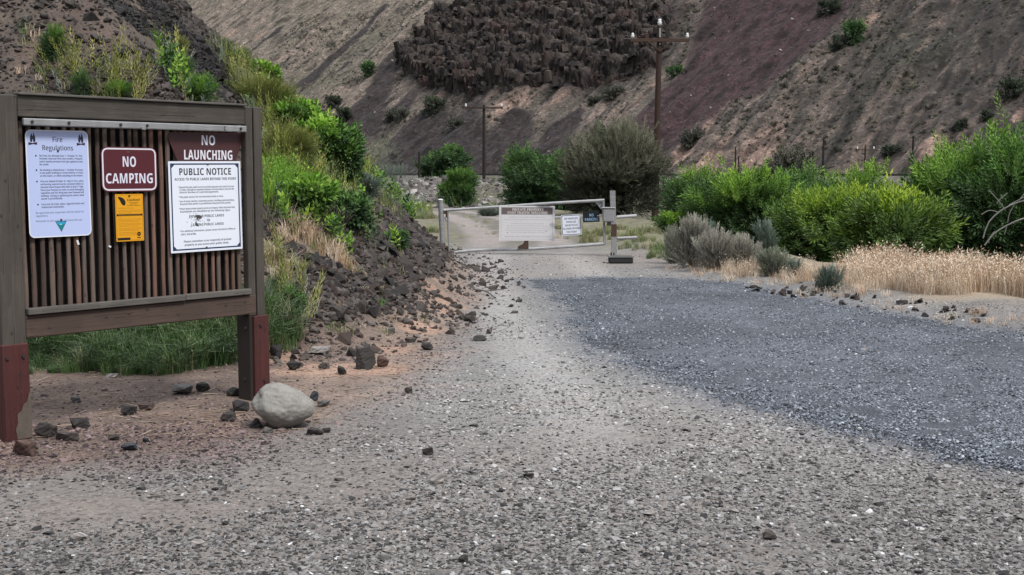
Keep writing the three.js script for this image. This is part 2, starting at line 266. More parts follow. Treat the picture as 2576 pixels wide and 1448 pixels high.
{
  const s0 = -430, s1 = 240, t0 = -8, t1 = 240, NS = 1150, NT = 400, pos = [], col = [], idx = [], uv = []; seed = 70;
  for (let j = 0; j <= NT; j++) for (let i = 0; i <= NS; i++) {
    const s = lerp(s0, s1, i / NS), t = t0 + (t1 - t0) * (j / NT) ** 1.35, p = hillAt(s, t, hillRelief(s, t));
    const streak = fbm(s * 0.16, t * 0.018, 4, 3.3) * 0.75 + fbm(s * 0.55, t * 0.05, 3, 1.9) * 0.6, fine = fbm(s * 0.7, t * 0.22, 3, 5.2), spot = fbm(s * 1.6, t * 1.3, 2, 6.6), big = fbm(s * 0.02, t * 0.02, 3, 7.7), n = fine * 0.45 + streak * 0.5;
    const right = smooth(20, 120, s + t * 0.5 + big * 40), left = smooth(-60, -150, s);
    let c = mixc([0.115, 0.098, 0.083], [0.25, 0.195, 0.168], clamp(0.5 + streak * 2.2 + fine * 0.9));
    c = mixc(c, mixc([0.185, 0.162, 0.128], [0.315, 0.255, 0.215], clamp(0.5 + streak * 1.2 + fine + spot)), left);
    c = mixc(c, mixc([0.048, 0.04, 0.037], [0.155, 0.12, 0.102], clamp(0.42 + streak * 2.4 + fine * 1.1)), right * 0.85);
    c = mixc(c, [0.045, 0.037, 0.036], smooth(95, 180, s + t * 0.9 + big * 60) * 0.75);
    c = mixc(c, [0.105, 0.108, 0.072], clamp((spot + fine * 0.6 + big) * 2.1 - 0.15) * (1 - right * 0.4) * 0.75);
    c = mixc(c, [0.06, 0.062, 0.048], clamp(spot * 3 - 0.55) * 0.6);
    let sal = 0; for (const [a, b, r] of SALMON) sal = Math.max(sal, 1 - Math.hypot((s - a) * 1.7, (t - b) * 0.6) / r);
    c = mixc(c, mixc([0.29, 0.195, 0.158], [0.43, 0.295, 0.24], clamp(0.5 + fine * 2)), smooth(0, 0.5, sal + n * 0.8) * 0.85);
    const [a, b] = screeCover(s, t, n * 1.0), rough = 0.8 + spot * 0.9 + fine * 0.6;
    c = mixc(c, [0.05 * rough, 0.038 * rough, 0.041 * rough], a * 0.95);
    c = mixc(c, [0.072 * rough, 0.036 * rough, 0.042 * rough], b * 0.95);
    const cl = smooth(-9, 0.5, polySD(CLIFF, s, t) + n * 14); c = mixc(c, [0.075, 0.06, 0.056], cl * 0.85);
    const grit = (1.12 + 0.55 * noise(s * 2.1, t * 1.5) + 0.4 * noise(s * 0.8, t * 0.35, 4.4) + rr(-0.2, 0.2)) * (1 - 0.62 * clamp(fbm(s * 0.34, t * 0.09, 4, 2.9) * 5.5 - 0.3)); uv.push(s, t);
    pos.push(p.x, p.y, p.z); col.push(c[0] * grit, c[1] * grit, c[2] * grit);
  }
  for (let j = 0; j < NT; j++) for (let i = 0; i < NS; i++) { const a = j * (NS + 1) + i, b = a + 1, c = a + NS + 1, d = c + 1; idx.push(a, b, d, a, d, c); }
  const g = new THREE.BufferGeometry(); g.setAttribute('position', new THREE.Float32BufferAttribute(pos, 3)); g.setAttribute('color', new THREE.Float32BufferAttribute(col, 3)); g.setAttribute('uv', new THREE.Float32BufferAttribute(uv, 2)); g.setIndex(idx); g.computeVertexNormals();
  tag(part('canyon_hillside', g, std({ vertexColors: true, roughness: 1, map: gritTex }), scene), 'steep dry canyon side with dark scree tongues and sagebrush across the valley', null, null, 'structure');
}
{ // railway bank along the foot of the hill
  const prof = [[40, -2.2], [20, 0.9], [13, 1.1], [6, 0.6], [-4, 0.6]], pos = [], col = [], idx = [], n = 300;
  for (let i = 0; i <= n; i++) { const s = lerp(-330, 240, i / n); prof.forEach(([q, y], k) => { const j = fbm(s * 0.2, q, 2) * 0.5; const p = V(0, 0, -HD).addScaledVector(hillU, s); p.x -= q * R2; p.z += q * R2; pos.push(p.x, y + (k < 2 ? j : 0), p.z); const f = 0.8 + fbm(s * 0.6, q * 3, 3) * 0.9; col.push(0.13 * f, 0.115 * f, 0.108 * f); }); }
  const m = prof.length; for (let i = 0; i < n; i++) for (let k = 0; k < m - 1; k++) { const a = i * m + k, b = a + 1, c = a + m, d = c + 1; idx.push(a, c, d, a, d, b); }
  const g = new THREE.BufferGeometry(); g.setAttribute('position', new THREE.Float32BufferAttribute(pos, 3)); g.setAttribute('color', new THREE.Float32BufferAttribute(col, 3)); g.setIndex(idx); g.computeVertexNormals();
  tag(part('railway_embankment', g, std({ vertexColors: true, roughness: 1, side: THREE.DoubleSide }), scene), 'low grey railway bank along the foot of the canyon side', null, null, 'structure');
  const track = thing('railway_track', 'dark railway track along the top of the grey bank', 'railway track', V(0, 0, -HD)); track.rotation.y = -Math.PI / 4;
  for (const q of [16.6, 15.2]) { const r = part('rail', new THREE.BoxGeometry(560, 0.28, 0.14), M.iron, track); r.position.set(-45, 1.22, q); }
  const bed = part('ballast', new THREE.BoxGeometry(560, 0.3, 3.6), std({ color: rgb(0.06, 0.055, 0.055) }), track); bed.position.set(-45, 0.98, 15.9);
}
// ---------------------------------------------------------------- rocks
function uvByFace(g, scale = 1) {
  const q = g.index ? g.toNonIndexed() : g, p = q.attributes.position, n = q.attributes.normal, u = new Float32Array(p.count * 2);
  for (let i = 0; i < p.count; i++) { const ax = Math.abs(n.getX(i)), ay = Math.abs(n.getY(i)), az = Math.abs(n.getZ(i)); const [a, b] = ay >= ax && ay >= az ? [p.getX(i), p.getZ(i)] : ax >= az ? [p.getZ(i), p.getY(i)] : [p.getX(i), p.getY(i)]; u[i * 2] = a * scale; u[i * 2 + 1] = b * scale; }
  q.setAttribute('uv', new THREE.BufferAttribute(u, 2)); return q;
}
function rockGeo(sd, sx, sy, sz, n = 15, box = 0.5) { // angular, broken: hull of points pushed towards a box
  seed = sd * 7919 + 13; const pts = [];
  for (let i = 0; i < n; i++) { const v = V(rr(-1, 1), rr(-1, 1), rr(-1, 1)); const m = Math.max(Math.abs(v.x), Math.abs(v.y), Math.abs(v.z)), b = v.clone().divideScalar(m), r = v.clone().normalize(); v.lerpVectors(r, b, box * rnd()).multiplyScalar(rr(0.8, 1)); pts.push(V(v.x * sx, v.y * sy, v.z * sz)); }
  return uvByFace(new ConvexGeometry(pts));
}
const rockMats = [[0.05, 0.044, 0.042], [0.07, 0.06, 0.057], [0.10, 0.085, 0.078], [0.038, 0.035, 0.036], [0.115, 0.08, 0.07]].map((c) => std({ color: rgb(...c), map: mottleTex, bumpMap: mottleBump, bumpScale: 0.01, roughness: 0.85 }));
const paleRock = std({ color: rgb(0.42, 0.39, 0.37), map: mottleTex, bumpMap: mottleBump, bumpScale: 0.008 }), redRock = std({ color: rgb(0.15, 0.09, 0.075), map: mottleTex, bumpMap: mottleBump, bumpScale: 0.01 }), greyRock = std({ color: rgb(0.20, 0.19, 0.185), map: mottleTex, bumpMap: mottleBump, bumpScale: 0.008 }), blueRock = std({ color: rgb(0.07, 0.085, 0.105), map: mottleTex, bumpMap: mottleBump, bumpScale: 0.008 });
{ // basalt cliff of broken columns
  seed = 77; const cliff = new THREE.Group(); cliff.name = 'basalt_cliff'; scene.add(cliff); tag(cliff, 'dark basalt outcrop of broken columns high on the canyon side', null, null, 'structure');
  const shapes = []; for (let k = 0; k < 10; k++) { seed = 900 + k; const n = 5 + k % 3, pts = []; for (let i = 0; i < n; i++) { const a = (i + rr(-0.25, 0.25)) / n * 6.2832, r = rr(0.75, 1.1); const tilt = rr(-0.12, 0.12); pts.push(V(Math.cos(a) * r, -1, Math.sin(a) * r), V(Math.cos(a) * r * rr(0.72, 0.95), 1 + tilt + rr(-0.5, 0.15), Math.sin(a) * r * rr(0.72, 0.95))); } shapes.push(uvByFace(new ConvexGeometry(pts), 0.5)); }
  const mats = [[0.058, 0.047, 0.044], [0.08, 0.064, 0.058], [0.11, 0.087, 0.077], [0.11, 0.065, 0.057], [0.042, 0.035, 0.034], [0.145, 0.117, 0.1]].map((c) => std({ color: rgb(...c), map: mottleTex, bumpMap: mottleBump, bumpScale: 0.15, roughness: 0.95 }));
  let ss = CLIFF.map((q) => q[0]), tt = CLIFF.map((q) => q[1]); const list = [], s0 = Math.min(...ss) - 5, s1 = Math.max(...ss) + 5, t0 = Math.min(...tt) - 5, t1 = Math.max(...tt) + 5; seed = 78;
  const hash = (a, b) => { const q = Math.sin(a * 127.1 + b * 311.7) * 43758.5453; return q - Math.floor(q); };
  // the rock face: ledges stepped up the slope, split into upright columns
  const face = (s, t) => {
    const d = polySD(CLIFF, s, t) + fbm(s * 0.2, t * 0.2, 4, 2.2) * 5 - 1, f = (t + 5 * fbm(s * 0.09, t * 0.05, 3, 6.1)) / 7.5, lv = Math.floor(f), fr = f - lv;
    const q = s * 0.62 + 0.55 * fbm(s * 0.3, t * 0.12, 2, 8.3) + lv * 0.4, id = Math.floor(q), e = Math.abs(q - id - 0.5) * 2, q2 = s * 1.6 + 0.8 * fbm(s * 0.5, t * 0.4, 2, 3.3) + Math.floor(f * 2.6) * 0.5, id2 = Math.floor(q2);
    const A = 2.2 + 3.2 * hash(id, lv + 7) * hash(lv, 3.3 + id * 0.2), prof = fr < 0.3 ? fr / 0.3 : 1 - (fr - 0.3) / 0.7;
    return [d, smooth(-1.5, 4, d) * (1.5 + A * prof + 1.5 * hash(id, lv) + 0.8 * hash(id2, Math.floor(f * 2.6)) - 1.5 * smooth(0.8, 1, e) + 4 * fbm(s * 0.07, t * 0.07, 3, 1.2) + 0.9 * fbm(s * 0.8, t * 0.6, 3, 5.2)) - 1.6 * smooth(1, -3, d), fr, hash(id, lv + 2)];
  };
  {
    const NS = 380, NT = 260, pos = [], col = [], idx = [], ds = [], uv = [];
    for (let j = 0; j <= NT; j++) for (let i = 0; i <= NS; i++) {
      const s = lerp(s0, s1, i / NS), t = lerp(t0, t1, j / NT), [d, n, fr, h] = face(s, t), p = hillAt(s, t, hillRelief(s, t) + n); pos.push(p.x, p.y, p.z); ds.push(d); uv.push(s, t);
      let c = mixc([0.045, 0.036, 0.034], [0.125, 0.1, 0.09], clamp(h * 0.8 + fbm(s * 0.5, t * 0.3, 3, 4.2) * 1.2)); c = mixc(c, [0.10, 0.062, 0.057], 0.8 * smooth(0.2, 0.4, fbm(s * 0.06, t * 0.08, 2, 9.9) + h * 0.15)); c = mixc(c, [0.19, 0.155, 0.12], smooth(0.55, 0.8, fr) * clamp(fbm(s * 0.15, t * 0.2, 3, 7.1) * 3.5 - 0.1)); const g = 1 + rr(-0.2, 0.2) + 0.5 * noise(s * 1.7, t * 1.7); col.push(c[0] * g, c[1] * g, c[2] * g);
    }
    for (let j = 0; j < NT; j++) for (let i = 0; i < NS; i++) { const a = j * (NS + 1) + i, b = a + 1, c = a + NS + 1, d = c + 1; if (Math.max(ds[a], ds[b], ds[c], ds[d]) > -2) idx.push(a, b, d, a, d, c); }
    let g = new THREE.BufferGeometry(); g.setAttribute('position', new THREE.Float32BufferAttribute(pos, 3)); g.setAttribute('color', new THREE.Float32BufferAttribute(col, 3)); g.setAttribute('uv', new THREE.Float32BufferAttribute(uv, 2)); g.setIndex(idx); g = g.toNonIndexed(); g.computeVertexNormals(); part('rock_face', g, std({ vertexColors: true, roughness: 1, map: gritTex }), cliff);
  }
  for (let k = 0; k < 6; k++) shapes.push(rockGeo(940 + k, 1, 1, 1, 14, 0.9));
  seed = 79; while (list.length < 2100) { const s = rr(s0, s1), t = rr(t0, t1), [d, n, fr] = face(s, t); if (d < -9 || (d < 0 && rnd() < 0.75 - d * 0.02) || (d < -1 && polySD(CLIFF, s, t + 8) > polySD(CLIFF, s, t - 8))) continue; list.push({ s, t, d, n, r: rr(0.4, 1.35) * (d < 1 ? 0.55 : 1), h: rr(0.4, 1.9) * (d < 1 ? 0.4 : 1) }); }
  list.sort((a, b) => b.r * b.h - a.r * a.h);
  const rest = [];
  list.forEach((b, i) => {
    const p = hillAt(b.s, b.t, hillRelief(b.s, b.t) + (b.d < -1.5 ? 0 : b.n) - 0.1), red = fbm(b.s * 0.06, b.t * 0.08, 2, 9.9) > 0.2, mat = red && rnd() < 0.4 ? mats[3] : pick([mats[0], mats[1], mats[1], mats[2], mats[4], mats[4], mats[5]]);
    const m = new THREE.Mesh(rnd() < 0.4 ? shapes[Math.floor(rnd() * 10)] : shapes[10 + Math.floor(rnd() * 6)], mat); m.position.copy(p); m.scale.set(b.r, b.h, b.r * rr(0.8, 1.3)); m.rotation.set(rr(-0.35, 0.35), rnd() * 6.28, rr(-0.35, 0.35)); m.castShadow = m.receiveShadow = true;
    if (i < 290) { m.name = 'rock_column'; cliff.add(m); } else { m.updateMatrix(); rest.push([m, mats.indexOf(mat)]); }
  });
  mats.forEach((mat, k) => { const gs = rest.filter((q) => q[1] === k).map(([m]) => m.geometry.clone().applyMatrix4(m.matrix)); if (gs.length) tag(part('small_rock_columns', mergeGeometries(gs), mat, cliff), null, null, null, 'stuff'); });
}
// instanced stuff
function instanced(name, geo, material, list, parent, label) { // list of [matrix, colour]
  const m = new THREE.InstancedMesh(geo, material, list.length); list.forEach(([x, c], i) => { m.setMatrixAt(i, x); if (c) m.setColorAt(i, c); });
  m.name = parent === scene ? numbered(name) : name; m.castShadow = m.receiveShadow = true; parent.add(m); if (label) tag(m, label, null, null, 'stuff'); return m;
}
const Q = new THREE.Quaternion(), EU = new THREE.Euler();
const mat4 = (p, s, ex, ey, ez) => new THREE.Matrix4().compose(p, Q.setFromEuler(EU.set(ex, ey, ez)).clone(), s);
const tone = (c, j) => { const k = 1 + rr(-j, j); return rgb(c[0] * k, c[1] * k, c[2] * k); };

// ---------------------------------------------------------------- gravel
{
  const sg = []; for (let k = 0; k < 6; k++) sg.push(rockGeo(300 + k, 1, 0.42, rr(0.6, 0.9), 11, 0.4));
  const lists = sg.map(() => []), blue = sg.map(() => []); seed = 501;
  const m = std({ color: 0xffffff, roughness: 0.9 });
  for (let i = 0; i < 190000; i++) {
    const px = rr(-300, 2880), py = 640 + 950 * rnd(), r = ray(px, py), k = -EYE / r.y, X = r.x * k, D = -r.z * k; if (D > 24) continue;
    const L = land(X, D); if (L.toe > 0.1 || L.e > 0.5) continue;
    const inA = asphaltIn(X, D), dirt = cover(PINK, X, D) > 0.25 || Math.hypot((X + 2.9) * 0.55, (D - 8.9) * 0.8) < 1.1; if (dirt && rnd() < 0.75) continue;
    const clump = fbm(X * 0.9, D * 0.9, 3, 4.4), brown = 1 - 0.45 * dirtMask(X, D, 0.3); if (rnd() > 0.72 + clump * 2.2) continue;
    const u = rnd(), big = rnd();
    if (inA > -0.16 && rnd() < 0.55 + inA * 3) { if (inA > 0 || rnd() < 0.75) { const s = (0.005 + 0.009 * u * u) * (1 + D * 0.02); pick(blue).push([mat4(V(X, L.h + 0.02 + s * 0.1, -D), V(s, s, s), rr(-0.4, 0.4), rnd() * 6.3, rr(-0.4, 0.4)), tone(u > 0.994 ? [0.45, 0.47, 0.5] : pick([[0.11, 0.125, 0.155], [0.2, 0.223, 0.268], [0.31, 0.335, 0.39], [0.25, 0.275, 0.325], [0.15, 0.168, 0.2], [0.18, 0.2, 0.24], [0.05, 0.056, 0.068], [0.035, 0.04, 0.05]]), 0.25)]); } continue; }
    const s = (0.0045 + 0.0125 * u * u + (big > 0.98 ? rr(0.006, 0.02) : 0)) * (1 + D * 0.012);
    const dk = 1 - 0.38 * smooth(8.5, 5, D) - 0.12 * smooth(0, -2, X); const c = pick([[0.28, 0.275, 0.27], [0.37, 0.36, 0.355], [0.2, 0.19, 0.19], [0.33, 0.31, 0.295], [0.26, 0.25, 0.245], [0.36, 0.35, 0.345], [0.43, 0.425, 0.43], [0.15, 0.143, 0.14], [0.09, 0.085, 0.087], [0.07, 0.066, 0.068], [0.04, 0.038, 0.04]]);  // stones darker near the camera and at left: vignette put into their colour
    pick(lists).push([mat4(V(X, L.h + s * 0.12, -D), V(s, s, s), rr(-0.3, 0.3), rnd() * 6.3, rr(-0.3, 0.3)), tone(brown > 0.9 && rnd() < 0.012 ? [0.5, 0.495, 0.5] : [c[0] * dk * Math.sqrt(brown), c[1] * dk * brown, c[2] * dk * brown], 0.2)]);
  }
  for (let i = 0; i < 110000; i++) {
    const px = rr(1250, 2880), py = 680 + 640 * rnd(), r = ray(px, py), k = -EYE / r.y, X = r.x * k, D = -r.z * k, inA = asphaltIn(X, D); if (inA < -0.25 || rnd() > 0.35 + inA * 4) continue;
    const s = (0.0045 + 0.008 * rnd() ** 2) * (1 + D * 0.025); pick(blue).push([mat4(V(X, height(X, D) + 0.018 * smooth(-0.1, 0.4, inA) + s * 0.15, -D), V(s, s, s), rr(-0.5, 0.5), rnd() * 6.3, rr(-0.5, 0.5)), tone(pick([[0.17, 0.187, 0.22], [0.26, 0.28, 0.32], [0.21, 0.228, 0.265], [0.10, 0.112, 0.13], [0.13, 0.145, 0.17], [0.045, 0.05, 0.06]]), 0.25)]);
  }
  const a = new THREE.Group(); a.name = 'gravel'; scene.add(a); tag(a, 'loose grey gravel stones scattered over the road', null, null, 'stuff'); sg.forEach((g, k) => instanced('gravel_stones', g, m, lists[k], a));
  const b = new THREE.Group(); b.name = 'asphalt_chippings'; scene.add(b); tag(b, 'blue grey stone chippings spread over the asphalt band', null, null, 'stuff'); sg.forEach((g, k) => instanced('chipping_stones', g, m, blue[k], b));
}
// ---------------------------------------------------------------- rocks of the slope
const GRASSY = patch([[740, 480, 75], [740, 590, 75], [850, 660, 45], [710, 690, 45], [725, 760, 55], [1050, 530, 45], [760, 340, 80], [900, 400, 70]]);
{
  const vs = []; for (let k = 0; k < 9; k++) vs.push(rockGeo(40 + k, 1, rr(0.45, 0.75), rr(0.6, 0.95), 13, 0.7));
  const small = vs.map(() => []), sm = std({ color: 0xffffff, map: mottleTex, roughness: 0.88 }), bigOnes = []; seed = 601;
  for (let i = 0; i < 170000; i++) {
    const X = rr(-9.5, 0.3), D = rr(9.5, 27), L = land(X, D); if (L.toe < -0.9) continue;
    if (L.h > 1.6 + 0.2 * D) continue;
    const black = cover(BLACKTALUS, X, D), tan = cover(TANSOIL, X, D), gr = cover(GRASSY, X, D), n = fbm(X * 0.7, D * 0.7, 3, 1.1);
    let p = 0.6 + n * 1.5; if (black > 0.03) p = 1; else { p *= 1 - (X < -2.8 ? 0.3 : 0.75) * smooth(0, 0.4, tan); p *= 1 - 0.85 * smooth(0, 0.5, gr); }
    if (L.toe < 0.25) p *= (X > -2.4 && D < 14 ? 0.3 : 0.09) * smooth(-0.9, 0.25, L.toe) + 0.02;
    if (X < -2.2 && L.toe < 0.8) p *= 0.35;
    if (rnd() > p) continue;
    const u = rnd(), s = (0.025 + 0.055 * u ** 2.2 + (rnd() > 0.93 ? rr(0.03, 0.09) : 0)) * (L.toe < 0.3 ? 0.7 : 0.9) * (X < -2.8 && D < 17 ? 0.75 : 1), c = black > 0.03 ? pick([[0.022, 0.02, 0.022], [0.034, 0.03, 0.031], [0.045, 0.039, 0.039], [0.026, 0.023, 0.024]]) : pick([[0.06, 0.052, 0.05], [0.085, 0.07, 0.064], [0.12, 0.10, 0.092], [0.10, 0.07, 0.06], [0.17, 0.15, 0.14]]);
    const pos = V(X, L.h + s * 0.15, -D), rot = [rr(-0.7, 0.7), rnd() * 6.3, rr(-0.7, 0.4)];
    if (s > (X < -2.8 ? 0.055 : 0.075) && black < 0.03) bigOnes.push({ pos, s, rot, d: D }); else { const k = Math.floor(rnd() * vs.length); small[k].push([mat4(pos, V(s, s, s), ...rot), tone(c, 0.2)]); }
  }
  const g = new THREE.Group(); g.name = 'rubble'; scene.add(g); tag(g, 'loose basalt rubble covering the steep slope', null, null, 'stuff'); vs.forEach((q, k) => small[k].length && instanced('rubble_stones', q, sm, small[k], g));
  bigOnes.sort((a, b) => b.s / b.d - a.s / a.d);
  bigOnes.slice(0, 280).forEach((b) => { const m = part('talus_rock', pick(vs), pick(rockMats), scene); m.position.copy(b.pos); m.scale.setScalar(b.s); m.rotation.set(...b.rot); const zone = b.d > 19.5 ? ['among rubble next to the hinge post of the gate', 'rocks beside the gate hinge post'] : b.d > 14.5 ? ['halfway between the signboard and the gate', 'rocks halfway to the gate'] : b.pos.x < -3.2 ? ['on the slope above or behind the signboard', 'rocks behind the signboard'] : ['at the slope foot just right of the signboard', 'rocks at the slope foot']; tag(m, 'dark angular basalt rock ' + zone[0], 'rock', zone[1]); });
  const more = vs.map(() => []); bigOnes.slice(280).forEach((b) => more[Math.floor(rnd() * vs.length)].push([mat4(b.pos, V(b.s, b.s, b.s), ...b.rot), tone([0.08, 0.068, 0.063], 0.35)]));
  vs.forEach((q, k) => more[k].length && instanced('rubble_stones', q, sm, more[k], g));
}
// single rocks of the foreground: [x, base y, width, height, material, label, flatness of its top]
{
  const list = [
    [918, 932, 62, 66, rockMats[0], 'largest dark angular rock on the pinkish dirt right of the signboard'], [962, 925, 36, 34, redRock, 'brownish rock right against the largest dark rock on the pinkish dirt'],
    [860, 944, 26, 27, rockMats[3], 'small dark cube shaped rock left of the largest dark rock'], [797, 893, 72, 24, paleRock, 'pale flat rock at the foot of the slope right of the signboard'],
    [1075, 882, 34, 22, rockMats[0], 'dark rock alone where the pinkish dirt meets the gravel'], [1207, 859, 36, 16, rockMats[0], 'flat dark rock alone on the gravel below the gate'],
    [1030, 991, 25, 21, rockMats[2], 'grey brown rock on the gravel right of the pale boulder'], [738, 932, 40, 28, rockMats[3], 'dark rock on dirt right of the red painted post base'],
    [810, 930, 28, 20, rockMats[1], 'small dark rock on dirt below the pale flat rock'], [690, 905, 38, 40, rockMats[3], 'dark leaning rock just behind the right red post base'],
    [456, 994, 62, 30, greyRock, 'light topped broken rock on the dirt under the signboard'], [506, 987, 44, 28, rockMats[0], 'dark rock touching the light topped rock under the signboard'],
    [590, 998, 48, 26, rockMats[0], 'dark flat rock behind the foot of the right post'], [602, 1037, 54, 36, rockMats[3], 'dark rock between the right post and the pale boulder'],
    [572, 1062, 48, 28, rockMats[1], 'dark flat rock left of the pale boulder, nearest the camera there'], [324, 1046, 48, 32, rockMats[3], 'dark rock on the dirt below the middle of the signboard'],
    [364, 1034, 42, 24, rockMats[4], 'reddish dark rock behind the rock below the middle of the signboard'], [322, 1136, 46, 26, blueRock, 'bluish dark rock at the edge of the gravel below the signboard'],
    [364, 1116, 24, 16, rockMats[3], 'small dark rock behind the bluish rock at the gravel edge'], [284, 1110, 32, 18, rockMats[2], 'small low brown rock left of the bluish rock'],
    [110, 1103, 58, 46, rockMats[1], 'grey rock leaning against the left post foot'], [196, 1080, 62, 36, rockMats[0], 'dark rock lying right of the left post foot'],
    [162, 1112, 74, 28, rockMats[2], 'long low rock in front of the left post foot'], [52, 1150, 74, 50, redRock, 'reddish brown block in the lower left corner before the left post'],
    [86, 923, 28, 22, paleRock, 'pale stone beside the left post at the edge of green grass'], [188, 1014, 30, 18, greyRock, 'grey stone on the dirt right of the left post'],
    [278, 951, 30, 13, paleRock, 'small pale stone below the grass under the signboard'], [788, 1010, 24, 32, blueRock, 'bluish upright stone behind the pale boulder'],
    [814, 1026, 38, 22, greyRock, 'grey flat stone right of the pale boulder'], [640, 1078, 38, 26, rockMats[0], 'dark stone wedged under the left side of the boulder'],
    [792, 1096, 52, 22, rockMats[1], 'dark flat stone in front of the right side of the boulder'], [672, 1091, 32, 17, greyRock, 'small grey stone in front of the boulder'],
    [820, 1090, 24, 16, rockMats[3], 'small dark stone at the far right before the boulder'], [1098, 1218, 46, 34, paleRock, 'largest white rock lying on the gravel'],
    [1075, 1147, 32, 24, rockMats[0], 'dark stone on the gravel behind the white rock'], [2176, 887, 20, 13, paleRock, 'white stone alone on the blue grey asphalt'],
    [1252, 1392, 36, 26, greyRock, 'grey rounded stone near the bottom edge of the gravel'], [1165, 1418, 28, 24, rockMats[0], 'dark stone near the bottom edge left of the grey rounded stone'],
    [1790, 1218, 46, 24, greyRock, 'grey stone on the gravel below the asphalt edge'], [500, 1376, 56, 20, paleRock, 'long pale flat stone at the lower left of the gravel'],
    [195, 1362, 44, 20, paleRock, 'pale stone farthest left on the lower gravel'], [978, 1392, 40, 18, paleRock, 'white flat stone left of the dark bottom stones'],
    [1940, 1360, 40, 26, rockMats[2], 'brown grey stone at the lower right of the gravel'], [1640, 1300, 44, 14, paleRock, 'white flat chip on the gravel right of the middle'],
    [1330, 1205, 30, 20, rockMats[1], 'dark stone on the gravel right of the white rock'],
  ];
  list.forEach(([px, py, w, h, m, label], i) => {
    const c = hit(px, py), k = -c.z / FOCAL, sx = w * k / 2, sy = h * k / 2; c.z -= sx * 0.5; c.y = height(c.x, -c.z);
    const o = part(m === paleRock ? 'pale_rock' : 'dark_rock', rockGeo(1200 + i, sx * 1.08, sy * 1.12, sx * 0.85, 17, 0.65), m, scene); o.position.copy(c); o.position.y += sy * 0.72; o.rotation.y = 0; tag(o, label, 'rock');
  });
  // stones along the far road edge
  seed = 1301; const shapes = [0, 1, 2, 3, 4].map((k) => rockGeo(1250 + k, 1, 0.6, 0.75, 14, 0.6)); seed = 1302;
  for (let i = 0; i < 64; i++) {
    const [px, py] = i < 22 ? [rr(1870, 2080), rr(720, 752)] : i < 52 ? [rr(2060, 2470), 0] : [rr(1900, 2576), 0], y = py || 735 + (px - 2000) * 0.125 + rr(-14, 22), c = hit(px, y), s = rr(5, 15) * -c.z / FOCAL;
    const o = part('verge_rock', pick(shapes), pick(rockMats), scene); o.position.copy(c); o.position.y += s * 0.3; o.scale.setScalar(s); o.rotation.set(rr(-0.3, 0.3), rnd() * 6, rr(-0.3, 0.3)); const far = i < 22; tag(o, far ? 'dark stone at the far road edge before the sages' : 'dark stone on the dusty strip before the tall dry grass', 'rock', far ? 'stones before the sages' : 'stones before the dry grass');
  }
}
{ // the pale boulder
  let g = new THREE.IcosahedronGeometry(1, 24); g.deleteAttribute('uv'); g = mergeVertices(g); const p = g.attributes.position;
  for (let i = 0; i < p.count; i++) {
    const v = V(p.getX(i), p.getY(i), p.getZ(i)), n = 1 + 0.18 * noise(v.x * 1.1 + 3, v.y * 1.1, v.z * 1.1) + 0.06 * noise(v.x * 2.7, v.y * 2.7, v.z * 2.7) + 0.03 * noise(v.x * 6, v.y * 6, v.z * 6) + 0.012 * noise(v.x * 13, v.y * 13, v.z * 13);
    v.multiplyScalar(n); const low = smooth(0.1, -1, v.y); v.x = v.x * (1 - 0.42 * low) - 0.05 * low + 0.09 * smooth(0.2, 0.9, v.y) * -1; v.z *= 1 - 0.3 * low; if (v.y > 0) v.y *= 0.9;
    p.setXYZ(i, v.x * 0.196, v.y * 0.152, v.z * 0.175);
  }
  g.computeVertexNormals(); g = uvByFace(g, 1.3);
  const c = hit(702, 1082); const o = part('boulder', g, std({ color: rgb(0.45, 0.435, 0.405), map: graniteTex, bumpMap: graniteBump, bumpScale: 0.006 }), scene);
  o.position.set(c.x, c.y + 0.125, c.z - 0.1); o.rotation.z = -0.12; tag(o, 'large pale grey rounded boulder at the foot of the right sign post', 'boulder');
}
// ---------------------------------------------------------------- the signboard
// a box whose grain runs along its longest side, with rounded arrises
function plank(w, h, d, r = 0.006, shift = rnd() * 7) {
  const g = new RoundedBoxGeometry(w, h, d, 1, Math.min(r, Math.min(w, h, d) * 0.3)), p = g.attributes.position, n = g.attributes.normal, u = new Float32Array(p.count * 2), long = h >= w && h >= d ? 1 : w >= d ? 0 : 2;
  for (let i = 0; i < p.count; i++) { const c = [p.getX(i), p.getY(i), p.getZ(i)], a = [Math.abs(n.getX(i)), Math.abs(n.getY(i)), Math.abs(n.getZ(i))]; const o = [0, 1, 2].filter((k) => k !== long); const side = a[o[0]] > a[o[1]] ? o[1] : o[0]; u[i * 2] = c[side] + shift * 0.37; u[i * 2 + 1] = c[long] + shift; }
  g.setAttribute('uv', new THREE.BufferAttribute(u, 2)); return g;
}
const box = (w, h, d, x, y, z, r) => plank(w, h, d, r).translate(x, y, z);
seed = 2001;
const kFoot = hit(76, 1104), TH = 41 * Math.PI / 180;
const board = thing('signboard', 'weathered wooden notice board on two posts with red painted feet, left foreground', 'signboard', V(kFoot.x, 0, kFoot.z), Math.PI / 2 - TH);
